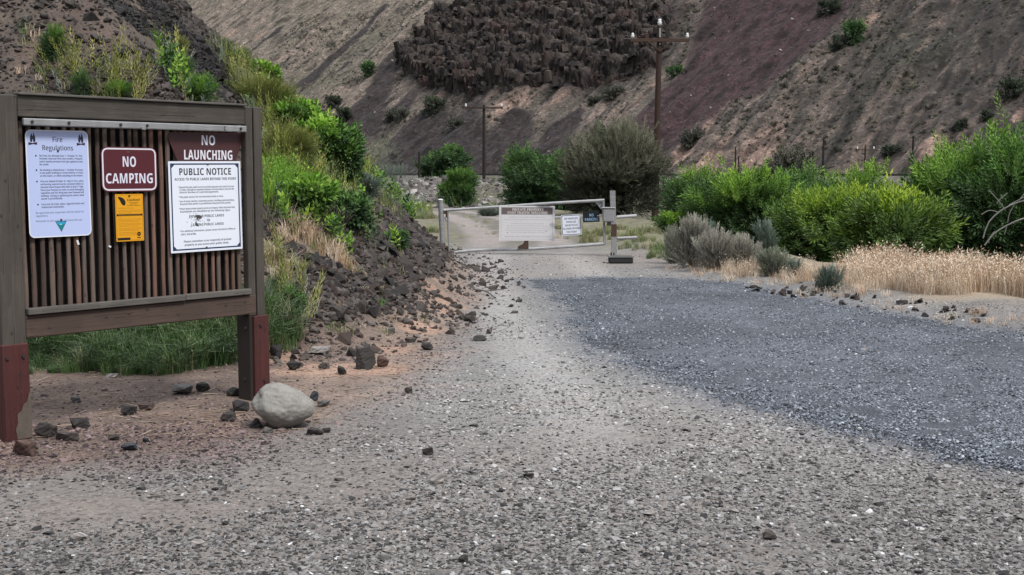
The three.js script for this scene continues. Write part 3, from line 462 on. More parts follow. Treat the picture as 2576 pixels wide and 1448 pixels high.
{
  const lp = part('post', [box(0.15, 2.26, 0.15, -0.075, 0.93, -0.075, 0.01)], M.greyWood, board);
  const rp = part('post', [box(0.068, 2.26, 0.15, 1.741, 0.93, -0.075, 0.008), box(0.012, 2.2, 0.12, 1.704, 0.9, -0.08)], M.greyWood, board);
  part('post_base', [box(0.07, 0.9, 0.15, 1.672, 0.14, -0.078, 0.006)], M.darkWood, board);
  part('jamb', [box(0.06, 1.465, 0.06, 1.668, 1.325, -0.034)], M.greyWood, board);
  const s1 = part('painted_foot', box(0.166, 0.9, 0.166, -0.075, 0.13, -0.075, 0.01), M.redPaint, board); tag(s1, 'red painted post foot with paint worn off near the ground');
  const s2 = part('painted_foot', box(0.128, 0.9, 0.03, 1.724, 0.14, 0.006, 0.006), M.redPaint, board); tag(s2, 'red painted plank on the right post foot');
  { const sh = new THREE.Shape(); [[0, 0], [-0.092, 0], [-0.1, 0.06], [-0.085, 0.1], [-0.088, 0.15], [-0.06, 0.17], [-0.045, 0.21], [-0.025, 0.22], [-0.012, 0.265], [0, 0.28]].forEach(([x, y], i) => i ? sh.lineTo(x, y) : sh.moveTo(x, y)); part('worn_patch', new THREE.ExtrudeGeometry(sh, { depth: 0.006, bevelEnabled: false }).translate(0.006, 0, 0.005), M.bareWood, s1); }
  for (const [f, x, y, z] of [[s1, -0.03, 0.5, 0.011], [s1, -0.13, 0.5, 0.011], [s2, 1.715, 0.52, 0.025], [s2, 1.74, 0.12, 0.025]]) part('bolt', new THREE.CylinderGeometry(0.011, 0.011, 0.014, 10).rotateX(Math.PI / 2).translate(x, y, z), M.iron, f);
  part('bolt', [new THREE.CylinderGeometry(0.012, 0.012, 0.012, 10).rotateZ(Math.PI / 2).translate(1.634, 0.13, -0.07), new THREE.CylinderGeometry(0.012, 0.012, 0.012, 10).rotateZ(Math.PI / 2).translate(1.634, 0.5, -0.05)], M.iron, board);
  part('top_beam', [box(1.636, 0.128, 0.09, 0.82, 1.996, -0.05, 0.008)], M.greyWood, board);
  part('cap_board', [box(1.636, 0.014, 0.13, 0.82, 2.068, -0.05, 0.004)], M.paleWood, board);
  part('bottom_beam', [box(1.7, 0.138, 0.10, 0.85, 0.672, -0.052, 0.008)], M.brownWood, board);
  const ledge = part('ledge', [box(1.1, 0.04, 0.05, 0.556, 0.766, 0.0), box(0.536, 0.04, 0.045, 1.378, 0.767, -0.002)], M.paleWood, board);
  const rail = part('metal_rail', [new RoundedBoxGeometry(1.61, 0.044, 0.03, 2, 0.008).translate(0.83, 1.902, 0.004)], M.galv, board);
  for (const x of [0.075, 0.31, 0.66, 0.85, 1.58]) part('bolt', new THREE.CylinderGeometry(0.009, 0.009, 0.012, 8).rotateX(Math.PI / 2).translate(x, 1.903, 0.022), M.iron, rail);
  part('clip', [box(0.03, 0.02, 0.012, 0.82, 1.885, 0.026), box(0.012, 0.03, 0.012, 1.45, 1.905, 0.026)], M.galv, rail);
  part('back_panel', box(1.64, 1.2, 0.012, 0.82, 1.34, -0.14), M.recess, board);
  const N = 29;
  for (let i = 0; i < N; i++) { // half round battens with uneven edges
    const x = 0.045 + i * (1.57 / (N - 1)) + rr(-0.006, 0.006), w = rr(0.026, 0.033), h = 1.15, g = new THREE.CylinderGeometry(w / 2, w / 2, h, 8, 10, true, -Math.PI / 2, Math.PI), p = g.attributes.position, u = g.attributes.uv, ph = rr(0, 20);
    for (let k = 0; k < p.count; k++) { const y = p.getY(k), q = noise(y * 5, ph) * 0.004 + noise(y * 1.2, ph + 5) * 0.006; p.setX(k, p.getX(k) * (1 + noise(y * 7, ph + 9) * 0.2) + q); p.setZ(k, p.getZ(k) * 0.85); u.setXY(k, u.getX(k) * w * 2 + ph, y + ph); }
    if (i === 6) part('paper_scrap', new RoundedBoxGeometry(0.014, 0.03, 0.002, 1, 0.0008).rotateZ(0.3).translate(x, 1.165, -0.052), M.white, board); if (i === 10) part('paper_scrap', new RoundedBoxGeometry(0.018, 0.012, 0.002, 1, 0.0008).rotateZ(-0.4).translate(x, 1.13, -0.052), M.white, board);
    g.computeVertexNormals(); g.translate(x, 1.335, -0.075 + rr(-0.008, 0.006)); part('batten', g, pick(M.slats), board);
  }
}
// ---------------------------------------------------------------- signs
const FONT = 'sans-serif';
function fitText(g, s, x, y, w, font, align = 'center', stretch = true) { g.font = font; g.textAlign = 'left'; g.textBaseline = 'alphabetic'; const m = g.measureText(s).width, k = stretch ? w / m : Math.min(1, w / m); g.save(); g.translate(align === 'center' ? x - m * k / 2 : x, y); g.scale(k, 1); g.fillText(s, 0, 0); g.restore(); }
function lines(g, list, x, y, w, size, lead, font = FONT, weight = '') { for (const s of list) { g.font = `${weight} ${size}px ${font}`; const m = g.measureText(s).width; g.save(); g.translate(x, y); if (m > w) g.scale(w / m, 1); g.textAlign = 'left'; g.fillText(s, 0, 0); g.restore(); y += lead; } return y; }
function roundRect(g, x, y, w, h, r) { g.beginPath(); g.moveTo(x + r, y); g.lineTo(x + w - r, y); g.quadraticCurveTo(x + w, y, x + w, y + r); g.lineTo(x + w, y + h - r); g.quadraticCurveTo(x + w, y + h, x + w - r, y + h); g.lineTo(x + r, y + h); g.quadraticCurveTo(x, y + h, x, y + h - r); g.lineTo(x, y + r); g.quadraticCurveTo(x, y, x + r, y); g.closePath(); }
function plateGeo(w, h, r, depth, outline) { // a thin plate with its face mapped 0..1
  const s = new THREE.Shape(), a = -w / 2, b = -h / 2;
  if (outline) outline.forEach(([x, y], i) => i ? s.lineTo(x, y) : s.moveTo(x, y));
  else { s.moveTo(a + r, b); s.lineTo(-a - r, b); s.absarc(-a - r, b + r, r, -Math.PI / 2, 0); s.lineTo(-a, -b - r); s.absarc(-a - r, -b - r, r, 0, Math.PI / 2); s.lineTo(a + r, -b); s.absarc(a + r, -b - r, r, Math.PI / 2, Math.PI); s.lineTo(a, b + r); s.absarc(a + r, b + r, r, Math.PI, Math.PI * 1.5); }
  const g = new THREE.ExtrudeGeometry(s, { depth, bevelEnabled: false, curveSegments: 6 }), p = g.attributes.position, u = new Float32Array(p.count * 2);
  for (let i = 0; i < p.count; i++) { u[i * 2] = p.getX(i) / w + 0.5; u[i * 2 + 1] = p.getY(i) / h + 0.5; }
  g.setAttribute('uv', new THREE.BufferAttribute(u, 2)); return g;
}
const signMat = (c, o = {}) => { const t = tex(c); t.wrapS = t.wrapT = THREE.ClampToEdgeWrapping; t.repeat.set(1, 1); return std({ map: t, roughness: 0.45, ...o }); };
function sign(name, label, w, h, r, mat, local, tilt = 0, outline) {
  const o = thing(name, label, 'sign', board.localToWorld(local.clone()), board.rotation.y); o.rotation.order = 'YXZ'; o.rotation.z = tilt;
  const geo = plateGeo(w, h, r, 0.003, outline); part('plate', geo, mat, o); return o;
}
board.updateMatrixWorld(true);
const screw = (o, x, y) => part('screw', new THREE.CylinderGeometry(0.006, 0.006, 0.006, 8).rotateX(Math.PI / 2).translate(x, y, 0.005), M.iron, o);
seed = 2101;
function speckle(g, w, h, n, a = 0.06) { for (let i = 0; i < n; i++) { g.globalAlpha = rnd() * a; g.fillStyle = rnd() < 0.7 ? '#40454a' : '#8a7a5a'; g.beginPath(); g.ellipse(rnd() * w, rnd() * h, rr(1, 9), rr(1, 14), rnd() * 3, 0, 7); g.fill(); } g.globalAlpha = 1; }
{ // fire regulations
  const c = canvas(620, 980, (g, w, h) => {
    g.fillStyle = '#bac8f2'; g.fillRect(0, 0, w, h); g.strokeStyle = '#e6ebf8'; g.lineWidth = 10; roundRect(g, 5, 5, w - 10, h - 10, 52); g.stroke();
    speckle(g, w, h, 160, 0.05); g.fillStyle = '#12151f';
    fitText(g, 'Fire', 310, 108, 104, `66px ${FONT}`); fitText(g, 'Regulations', 310, 184, 310, `64px ${FONT}`); g.lineWidth = 2; g.strokeStyle = '#12151f'; fitText(g, 'Fire', 311.5, 108, 104, `66px ${FONT}`); fitText(g, 'Regulations', 311.5, 184, 310, `64px ${FONT}`);
    for (const x of [70, 545]) { g.fillStyle = '#262a38'; g.beginPath(); g.moveTo(x - 22, 110); g.quadraticCurveTo(x - 34, 70, x - 8, 30); g.lineTo(x, 62); g.quadraticCurveTo(x + 10, 40, x + 6, 18); g.quadraticCurveTo(x + 36, 70, x + 22, 112); g.lineTo(x + 6, 112); g.lineTo(x, 78); g.lineTo(x - 8, 112); g.fill(); g.fillStyle = '#31202a'; g.beginPath(); g.moveTo(x - 42, 112); g.lineTo(x, 120); g.lineTo(x + 42, 110); g.lineTo(x + 40, 136); g.lineTo(x, 130); g.lineTo(x - 42, 140); g.fill(); }
    g.fillStyle = '#232838'; const T = [['No Fires are allowed June 1 - October 15. This', 'includes charcoal fires and candles. Propane', 'and/or bottled petroleum fuel type appliances may', 'be used.'], ['No Smoking is allowed June 1 - October 15 except', 'in non-public buildings or closed vehicles, in a boat', 'on the water, or while standing in the water.'], ['Fires are allowed October 16 - May 31. Fire, ashes', 'and burning material must be contained within an', 'elevated metal firepan with sides at least 2" high.', 'Place your firepan on rocks to avoid damaging', 'vegetation and soil. Bring your own firewood and', 'kindling. Cutting or gathering live and/or dead', 'wood is prohibited.'], ['Carry out all trash, ashes, cigarette butts and', 'unburned materials.']];
    let y = 242; for (const t of T) { g.beginPath(); g.arc(94, y - 7, 8, 0, 7); g.fill(); y = lines(g, t, 126, y, 430, 23, 26.5, FONT, 'bold') + 24; }
    y = lines(g, ['We appreciate your cooperation with the above fire', 'regulations.'], 68, y, 480, 23, 28) + 20; lines(g, ['Remember to carry a bucket and shovel with you!'], 68, y, 460, 23, 27);
    g.fillStyle = '#0d7f86'; g.beginPath(); g.moveTo(258, 838); g.lineTo(366, 838); g.lineTo(314, 932); g.closePath(); g.fill(); g.fillStyle = '#2f9fcd'; g.fillRect(270, 842, 84, 20); g.fillStyle = '#8fd8e8'; g.beginPath(); g.ellipse(310, 866, 16, 5, 0, 0, 7); g.fill(); g.strokeStyle = '#123a50'; g.lineWidth = 4; g.beginPath(); g.moveTo(258, 838); g.lineTo(366, 838); g.lineTo(314, 932); g.closePath(); g.stroke();
  });
  const o = sign('fire_sign', 'tall pale blue fire regulations sign, leftmost on the signboard', 0.408, 0.652, 0.035, signMat(c), V(0.266, 1.533, -0.045), 0.006); screw(o, 0, 0.2); screw(o, 0.003, -0.222);
}
{ // no camping
  const c = canvas(800, 566, (g, w, h) => {
    g.fillStyle = '#55202a'; g.fillRect(0, 0, w, h); speckle(g, w, h, 120, 0.10); g.strokeStyle = '#e2dfec'; g.lineWidth = 20; roundRect(g, 24, 24, w - 48, h - 48, 78); g.stroke(); g.fillStyle = '#dcdff0';
    fitText(g, 'NO', 396, 250, 210, `bold 182px ${FONT}`); fitText(g, 'CAMPING', 398, 460, 690, `bold 176px ${FONT}`);
    g.fillStyle = '#a99'; g.fillRect(378, 58, 36, 8);
  });
  const o = sign('no_camping_sign', 'maroon sign with white border reading NO CAMPING', 0.402, 0.286, 0.045, signMat(c), V(0.753, 1.622, -0.045)); screw(o, 0, 0.118);
}
{ // caution
  const c = canvas(400, 620, (g, w, h) => {
    g.fillStyle = '#e3a018'; g.fillRect(0, 0, w, h); speckle(g, w, h, 80, 0.06); g.strokeStyle = '#6b4a08'; g.lineWidth = 3; g.strokeRect(14, 14, w - 28, h - 28);
    g.fillStyle = '#1c1a10'; g.beginPath(); g.moveTo(34, 36); g.quadraticCurveTo(120, 30, 146, 100); g.quadraticCurveTo(146, 150, 128, 150); g.quadraticCurveTo(92, 150, 70, 92); g.quadraticCurveTo(50, 60, 34, 36); g.fill();
    g.fillStyle = '#2c2408'; fitText(g, 'Caution!', 262, 92, 190, `bold 44px ${FONT}`);
    fitText(g, 'Please prevent the', 262, 118, 140, `bold 17px ${FONT}`); fitText(g, 'spread of the', 262, 137, 104, `bold 17px ${FONT}`); fitText(g, 'invasive species', 262, 156, 190, `bold 17px ${FONT}`);
    g.fillStyle = '#5e430a'; lines(g, ['Clean all gear before leaving'], 34, 190, 330, 18, 17); lines(g, ['and wash every boat, boot and float tube with clean', 'water. Never move mud, plants or live animals from', 'one stream or lake to another.'], 34, 218, 330, 15, 17);
    g.fillStyle = '#1c1a10'; g.fillRect(14, 262, w - 28, 26); g.fillStyle = '#c08c1a'; fitText(g, 'Help stop the spread in this river', 200, 281, 320, `bold 17px ${FONT}`);
    g.fillStyle = '#5e430a'; let y = 316; for (let k = 0; k < 4; k++) { y = lines(g, ['Inspect:', 'look over waders, boots, trailers and nets, and remove', 'any plants, mud and debris that you can see there.', 'Drain all water before you leave the access.'].slice(k ? 1 : 0, 4), 34, y, 330, 15, 17) + 8; }
    g.fillStyle = '#1c1a10'; g.fillRect(18, 572, 184, 32); g.beginPath(); g.arc(328, 530, 28, 0, 7); g.fill(); g.strokeStyle = '#e3a018'; g.lineWidth = 5; g.beginPath(); g.moveTo(310, 526); g.quadraticCurveTo(330, 540, 348, 522); g.stroke(); g.fillStyle = '#5e430a'; g.fillRect(302, 570, 52, 16);
  });
  const o = sign('caution_sign', 'small yellow caution notice below the maroon sign', 0.2, 0.304, 0.006, signMat(c), V(0.743, 1.311, -0.046)); screw(o, 0, 0.14);
}
{ // no launching: a trapezoid that narrows downwards behind the notice below it
  const W0 = 0.586, H0 = 0.25, c = canvas(880, 375, (g, w, h) => { g.fillStyle = '#4a2c2f'; g.fillRect(0, 0, w, h); speckle(g, w, h, 120, 0.1); g.fillStyle = '#e8eaf6'; fitText(g, 'NO', 470, 134, 180, `bold 138px ${FONT}`); fitText(g, 'LAUNCHING', 470, 282, 600, `bold 134px ${FONT}`); });
  const o = sign('no_launching_sign', 'dark brown tapering sign reading NO LAUNCHING, upper right of the signboard', W0, H0, 0, signMat(c), V(1.34, 1.752, -0.05), 0, [[-W0 / 2, H0 / 2 - 0.01], [-W0 / 2, 0.075], [-W0 / 2 + 0.09, -H0 / 2], [W0 / 2 - 0.08, -H0 / 2], [W0 / 2, 0.05], [W0 / 2, H0 / 2]]); screw(o, 0, 0.13);
}
{ // public notice
  const c = canvas(900, 960, (g, w, h) => {
    g.fillStyle = '#e6edfb'; g.fillRect(0, 0, w, h); speckle(g, w, h, 150, 0.05); g.strokeStyle = '#1c2f52'; g.lineWidth = 15; g.strokeRect(30, 30, w - 60, h - 60); g.fillStyle = '#1c2f52'; for (const [x, y] of [[38, 38], [w - 38, 38], [38, h - 38], [w - 38, h - 38]]) { g.beginPath(); g.moveTo(x + (x < 99 ? 34 : -34), y); g.lineTo(x, y); g.lineTo(x, y + (y < 99 ? 34 : -34)); g.fill(); }
    g.fillStyle = '#15171c'; fitText(g, 'PUBLIC NOTICE', 452, 146, 660, `bold 100px ${FONT}`); fitText(g, 'ACCESS TO PUBLIC LANDS BEYOND THIS POINT', 455, 202, 770, `bold 37px ${FONT}`);
    g.fillStyle = '#23262e'; const B = 'bold'; let y = 282; y = lines(g, ['* Beyond this point, public access is provided along the main road for the next', '  1.5 miles, through an easement between the land owners club and the', '  District Bureau of Land Management.'], 110, y, 700, 27, 27, FONT, B) + 22; y = lines(g, ['* This public access is for non-motorized activity or travel.'], 110, y, 560, 27, 27, FONT, B) + 18; y = lines(g, ['* Use of motor vehicles, motorized carriers, including motorized bikes,', '  beyond this point is prohibited beyond this point.'], 110, y, 700, 27, 28, FONT, B) + 22; y = lines(g, ['* Please respect private property and do not trespass. Public and private land', '  boundaries are identified by the following signs:'], 110, y, 700, 27, 30, FONT, B) + 30;
    g.fillStyle = '#15171c'; fitText(g, 'ENTERING PUBLIC LANDS', 450, 596, 440, `bold 38px ${FONT}`); fitText(g, 'OR', 470, 640, 42, `bold 34px ${FONT}`); fitText(g, 'LEAVING PUBLIC LANDS', 458, 686, 410, `bold 38px ${FONT}`);
    g.fillStyle = '#23262e'; lines(g, ['* For additional information, please contact the District Office at', '  (541) 416-6700.'], 110, 744, 700, 27, 34, FONT, B); g.fillStyle = '#15171c'; fitText(g, 'Please remember to be respectful of private', 455, 856, 600, `bold 30px ${FONT}`); fitText(g, 'property as you access your public lands.', 445, 892, 560, `bold 30px ${FONT}`);
    seed = 2201; for (let i = 0; i < 130; i++) { const a = rnd() * 6.3, r = 150 * rnd() ** 1.6, x = 330 + Math.cos(a) * r, yy = 610 + Math.sin(a) * r * 0.7; g.globalAlpha = rr(0.15, 0.7); g.fillStyle = rnd() < 0.6 ? '#6c6a66' : '#2e2b2a'; g.beginPath(); g.ellipse(x, yy, rr(1, 12), rr(1, 5), rr(-0.6, 0.9), 0, 7); g.fill(); }
    g.globalAlpha = 0.85; g.fillStyle = '#3a3633'; g.beginPath(); g.ellipse(350, 590, 40, 18, 0.3, 0, 7); g.fill(); g.beginPath(); g.moveTo(300, 650); g.lineTo(316, 640); g.lineTo(352, 690); g.lineTo(320, 690); g.fill(); g.fillStyle = '#7b8ca8'; g.beginPath(); g.moveTo(518, 900); g.lineTo(552, 990); g.lineTo(534, 940); g.fill(); g.globalAlpha = 1;
  });
  const o = sign('public_notice_sign', 'white public notice with dark blue border, lower right on the signboard', 0.578, 0.612, 0.006, signMat(c), V(1.327, 1.372, -0.042), 0.008); screw(o, -0.01, -0.28); screw(o, 0.02, 0.285);
}
// ---------------------------------------------------------------- the pipe gate
const tube = (a, b, r, seg = 10) => { const d = b.clone().sub(a), g = new THREE.CylinderGeometry(r, r, d.length(), seg, 1); g.applyQuaternion(new THREE.Quaternion().setFromUnitVectors(V(0, 1, 0), d.clone().normalize())); g.translate((a.x + b.x) / 2, (a.y + b.y) / 2, (a.z + b.z) / 2); return g; };
const gD = (px) => lerp(23.7, 22.9, (px - 1110) / 430), GP = (px, py) => at(px, py, gD(px));
seed = 2301;
{
  const hp = GP(1112, 626), left = thing('gate_post', 'round white steel hinge post at the left end of the gate, among rubble', 'gate post', V(hp.x, height(hp.x, -hp.z) - 0.1, hp.z));
  const top = GP(1108, 503).sub(left.position); part('post', tube(V(0.03, -0.3, 0), top, 0.052, 16), M.galv, left); part('cap', new THREE.SphereGeometry(0.053, 14, 6, 0, 6.3, 0, 1.57).scale(1, 0.35, 1).translate(top.x, top.y, top.z), M.white, left);
  const hinge = part('hinge', [tube(GP(1112, 536).sub(left.position), GP(1126, 536).sub(left.position), 0.02), tube(GP(1124, 530).sub(left.position), GP(1124, 548).sub(left.position), 0.028)], M.rust, left);
  part('hinge', [tube(GP(1114, 622).sub(left.position), GP(1128, 622).sub(left.position), 0.02)], M.rust, left);
  const o = GP(1330, 640), gate = thing('pipe_gate', 'closed white pipe gate hanging askew across the gravel track', 'gate', V(o.x, height(o.x, -o.z), o.z)), L = (x, y) => GP(x, y).sub(gate.position);
  const bend = (l, r) => new THREE.TubeGeometry(new THREE.CatmullRomCurve3(l.map(([x, y]) => L(x, y))), 30, r, 10);
  part('top_rail', bend([[1116, 530], [1250, 521], [1400, 511], [1521, 504]], 0.027), M.whitePipe, gate);
  part('bottom_rail', bend([[1130, 639], [1150, 635], [1210, 630], [1330, 627], [1430, 621], [1522, 614]], 0.03), M.whitePipe, gate);
  part('stile', tube(L(1126, 530), L(1130, 638), 0.02), M.galv, gate); part('stile', tube(L(1518, 505), L(1521, 615), 0.024), M.galv, gate);
  part('middle_rail', [tube(L(1395, 548), L(1412, 547), 0.02), tube(L(1458, 545), L(1518, 543), 0.016)], M.whitePipe, gate);
  const gus = new THREE.Shape(); gus.moveTo(0, 0); gus.lineTo(0.17, 0); gus.lineTo(0.16, -0.2); gus.closePath(); const gp = L(1497, 508); part('gusset', new THREE.ExtrudeGeometry(gus, { depth: 0.008, bevelEnabled: false }).translate(gp.x, gp.y, gp.z), M.galv, gate);
  part('brace', tube(L(1117, 546), L(1126, 560), 0.013), M.galv, gate);
  const bk = L(1322, 627), br = new THREE.Shape(); br.moveTo(-0.16, 0); br.lineTo(0.06, 0); br.lineTo(0.055, 0.19); br.lineTo(0.0, 0.19); br.lineTo(-0.05, 0.09); br.lineTo(-0.14, 0.05); br.closePath(); part('bracket', new THREE.ExtrudeGeometry(br, { depth: 0.03, bevelEnabled: false }).translate(bk.x, bk.y + 0.01, bk.z + 0.02), M.rust, gate);
  // latch post
  const bp = GP(1547, 652), latch = thing('gate_post', 'square pale steel latch post with lock box at the right end of the gate', 'gate post', V(bp.x, height(bp.x, -bp.z), bp.z)), K = (x, y) => GP(x, y).sub(latch.position);
  const t0 = K(1541, 480), pg = new THREE.BoxGeometry(0.1, t0.y + 0.3, 0.1), pp = pg.attributes.position; for (let i = 0; i < pp.count; i++) if (pp.getY(i) > 0) pp.setX(i, pp.getX(i) + t0.x); pg.translate(0, (t0.y - 0.3) / 2, 0); pg.computeVertexNormals(); part('post', pg, M.galv, latch);
  const lb = K(1530, 542); part('lock_box', [new RoundedBoxGeometry(0.22, 0.26, 0.16, 2, 0.03).translate(lb.x, lb.y, lb.z + 0.02)], M.galv, latch); part('lock_lid', new RoundedBoxGeometry(0.26, 0.02, 0.19, 1, 0.006).translate(lb.x, lb.y + 0.145, lb.z + 0.02), M.whitePipe, latch);
  part('lock_opening', new THREE.BoxGeometry(0.12, 0.09, 0.1).translate(lb.x + 0.04, lb.y - 0.15, lb.z + 0.03), M.iron, latch);
  part('rust_stain', new THREE.BoxGeometry(0.104, 0.24, 0.104).translate(t0.x * 0.45, K(1545, 580).y, 0), M.rust, latch);
  part('stub_rail', tube(K(1552, 547), K(1603, 544).add(V(0, 0, -0.1)), 0.033, 12), M.whitePipe, latch); part('stub_rail', tube(K(1553, 600), K(1604, 599).add(V(0, 0, -0.1)), 0.03, 12), M.galv, latch);
  part('foot_collar', tube(K(1543, 652), K(1544, 636), 0.06, 12), M.rust, latch);
  const tb = hit(1563, 664), trough = thing('rubber_trough', 'low black rubber trough lying in front of the latch post', 'trough', tb);
  { const w = 0.43, h = 0.13, d = 0.26; part('tub', [new RoundedBoxGeometry(w, h - 0.02, d, 3, 0.03).translate(0, h / 2 - 0.01, -d / 2)], M.rubber, trough); const rim = new THREE.Shape(), hole = new THREE.Path(); rim.moveTo(-w / 2 - 0.01, -d / 2 - 0.01); rim.lineTo(w / 2 + 0.01, -d / 2 - 0.01); rim.lineTo(w / 2 + 0.01, d / 2 + 0.01); rim.lineTo(-w / 2 - 0.01, d / 2 + 0.01); rim.closePath(); hole.moveTo(-w / 2 + 0.03, -d / 2 + 0.03); hole.lineTo(w / 2 - 0.03, -d / 2 + 0.03); hole.lineTo(w / 2 - 0.03, d / 2 - 0.03); hole.lineTo(-w / 2 + 0.03, d / 2 - 0.03); hole.closePath(); rim.holes.push(hole); part('rim', new THREE.ExtrudeGeometry(rim, { depth: 0.022, bevelEnabled: false }).rotateX(-Math.PI / 2).translate(0, h - 0.022, -d / 2), std({ color: rgb(0.16, 0.165, 0.17) }), trough); }
  // the signs on the gate
  const hang = (name, label, px, py, w, h, r, mat, roll, dz = 0.05) => { const p = GP(px, py); p.z += dz; const s = thing(name, label, 'sign', p); s.rotation.z = roll; part('plate', plateGeo(w, h, r, 0.004), mat, s); return s; };
  const c1 = canvas(880, 560, (g, w, h) => {
    g.fillStyle = '#d3d2d6'; g.fillRect(0, 0, w, h); g.strokeStyle = '#a9a7ab'; g.lineWidth = 5; g.strokeRect(32, 26, w - 64, h - 52); g.fillStyle = '#675e5d'; g.fillRect(36, 28, w - 72, 112); speckle(g, w, h, 260, 0.10); g.fillStyle = '#dedad8'; fitText(g, 'PRIVATE PROPERTY', 455, 78, 500, `bold 52px serif`); fitText(g, 'FOOT TRAFFIC WELCOME', 450, 130, 640, `bold 54px serif`);
    g.fillStyle = '#a5a3a9'; [['Landowners allow public access on this property', 190, 590], ['for foot travel on the road and the river corridor only. No hunting', 230, 760], ['Remember, please respect private property', 294, 520], ['The road is closed to all vehicles beyond this gate', 330, 660], ['The use of any fire beyond this point is not allowed', 366, 640], ['Damage to any livestock, building or fence must be reported', 400, 700], ['Pack out all garbage and keep to the road', 432, 540]].forEach(([s, y, k]) => fitText(g, s, 450, y, k, `26px serif`)); fitText(g, 'VISITORS ARE ADVISED TO USE CAUTION', 450, 506, 740, `bold 32px serif`);
    g.fillStyle = '#4a4444'; for (const [x, y] of [[130, 430], [745, 412], [725, 50], [110, 60]]) { g.beginPath(); g.ellipse(x, y, 5, 12, 0.2, 0, 7); g.fill(); }
  });
  const a = hang('property_sign', 'large faded white sign with brown heading hanging on the gate', 1325.5, 562, 1.085, 0.68, 0.004, signMat(c1, { roughness: 0.6 }), -0.004); for (const x of [-0.36, 0.36]) part('strap', new THREE.BoxGeometry(0.03, 0.12, 0.004).translate(x, 0.31, -0.005), M.galv, a);
  const c2 = canvas(400, 410, (g, w, h) => { g.fillStyle = '#dfe4f2'; g.fillRect(0, 0, w, h); g.strokeStyle = '#22262e'; g.lineWidth = 12; roundRect(g, 16, 16, w - 32, h - 32, 26); g.stroke(); speckle(g, w, h, 60, 0.06); g.fillStyle = '#2a2e38'; ['NO WHEELED', 'VEHICLES', 'OR BICYCLES', 'ALLOWED BEYOND', 'THIS POINT'].forEach((s, i) => fitText(g, s, 200, 96 + i * 66, [268, 200, 250, 340, 210][i], `bold 50px ${FONT}`)); });
  hang('vehicle_sign', 'small white sign with black border banning wheeled vehicles on the gate', 1437, 566, 0.39, 0.4, 0.03, signMat(c2), 0.055, 0.06);
  const c3 = canvas(400, 250, (g, w, h) => { g.fillStyle = '#10151c'; g.fillRect(0, 0, w, h); speckle(g, w, h, 60, 0.2); g.fillStyle = '#86add0'; fitText(g, 'NO', 206, 122, 110, `bold 84px ${FONT}`); fitText(g, 'PARKING', 206, 220, 330, `bold 88px ${FONT}`); });
  hang('no_parking_sign', 'dark sign with blue white lettering reading NO PARKING on the gate', 1487, 545, 0.32, 0.215, 0.004, signMat(c3), 0.045, 0.04);
}
// ---------------------------------------------------------------- utility poles
seed = 2401;
function pole(px, pyTop, D, h, label, o = {}) {
  const top = at(px, pyTop, D), base = top.y - h, g = thing('utility_pole', label, 'utility pole', V(top.x + (o.lean ?? 0) * h, base, top.z), 0, o.group);
  const r = o.r ?? 0.14, cy = new THREE.CylinderGeometry(r * 0.72, r, h, 12, 24); const p = cy.attributes.position; for (let i = 0; i < p.count; i++) { const y = p.getY(i) / h + 0.5; p.setX(i, p.getX(i) * (1 + 0.06 * noise(y * 9, i)) - (o.lean ?? 0) * h * y); } cy.translate(0, h / 2, 0); const u = cy.attributes.uv; for (let i = 0; i < u.count; i++) u.setXY(i, u.getX(i) * 0.9, u.getY(i) * h);
  part('pole', cy, o.mat ?? M.poleDark, g); const tx = -(o.lean ?? 0) * h;
  if (o.arm) {
    const ay = h - o.armDrop, arm = part('crossarm', plank(o.arm, 0.12, 0.1).translate(tx, ay, r), o.armMat ?? M.poleWood, g);
    for (const s of [-1, 1]) { if (o.brace) part('brace', tube(V(tx + s * o.arm * 0.22, ay - 0.03, r + 0.06), V(tx, ay - 0.42, r), 0.022), M.rust, g); if (o.ins) part('insulator', new THREE.LatheGeometry([[0.001, 0.26], [0.05, 0.25], [0.062, 0.2], [0.045, 0.17], [0.085, 0.13], [0.06, 0.1], [0.085, 0.06], [0.03, 0.03], [0.03, -0.02]].map(([x, y]) => new THREE.Vector2(x * o.ins, y * o.ins)), 12).translate(tx + s * o.arm * 0.47, ay + 0.06, r), M.white, g); }
  }
  if (o.topIns) { part('insulator', new THREE.LatheGeometry([[0.001, 0.26], [0.05, 0.25], [0.062, 0.2], [0.045, 0.17], [0.085, 0.13], [0.06, 0.1], [0.085, 0.06], [0.03, 0.03], [0.03, -0.02]].map(([x, y]) => new THREE.Vector2(x * 1.1, y * 1.1)), 12).translate(tx, h + 0.0, 0), M.white, g); part('pole_band', new THREE.BoxGeometry(0.07, 0.36, 0.05).translate(tx, h - 0.26, r * 0.78), M.galv, g); part('pole_band', new THREE.BoxGeometry(0.06, 0.06, 0.04).translate(tx, h - 0.68, r * 0.85), M.galv, g); }
  return g;
}
pole(1660, 66, 47, 9.2, 'tallest reddish brown utility pole with white insulators behind the right side of the gate', { r: 0.145, mat: M.poleWood, arm: 2.25, armDrop: 0.55, brace: true, ins: 0.85, topIns: true, lean: -0.014, armMat: M.rust });
pole(1217, 264, 98, 8.8, 'dark utility pole with thin crossarm left of the tallest pole', { r: 0.15, arm: 3.1, armDrop: 0.25, ins: 1.1 });
pole(1054, 383, 186, 8, 'dark pole without crossarm on the left beside the slope', { r: 0.22 });
pole(1008, 407, 240, 8, 'shortest thin dark pole, leftmost beyond the slope', { r: 0.2 });
pole(1851, 371, 238, 8, 'tall thin pole, leftmost of the poles before the right canyon side', { r: 0.2 });
pole(1859, 393, 238, 6.6, 'short pole standing close beside a taller thin one', { r: 0.2 });
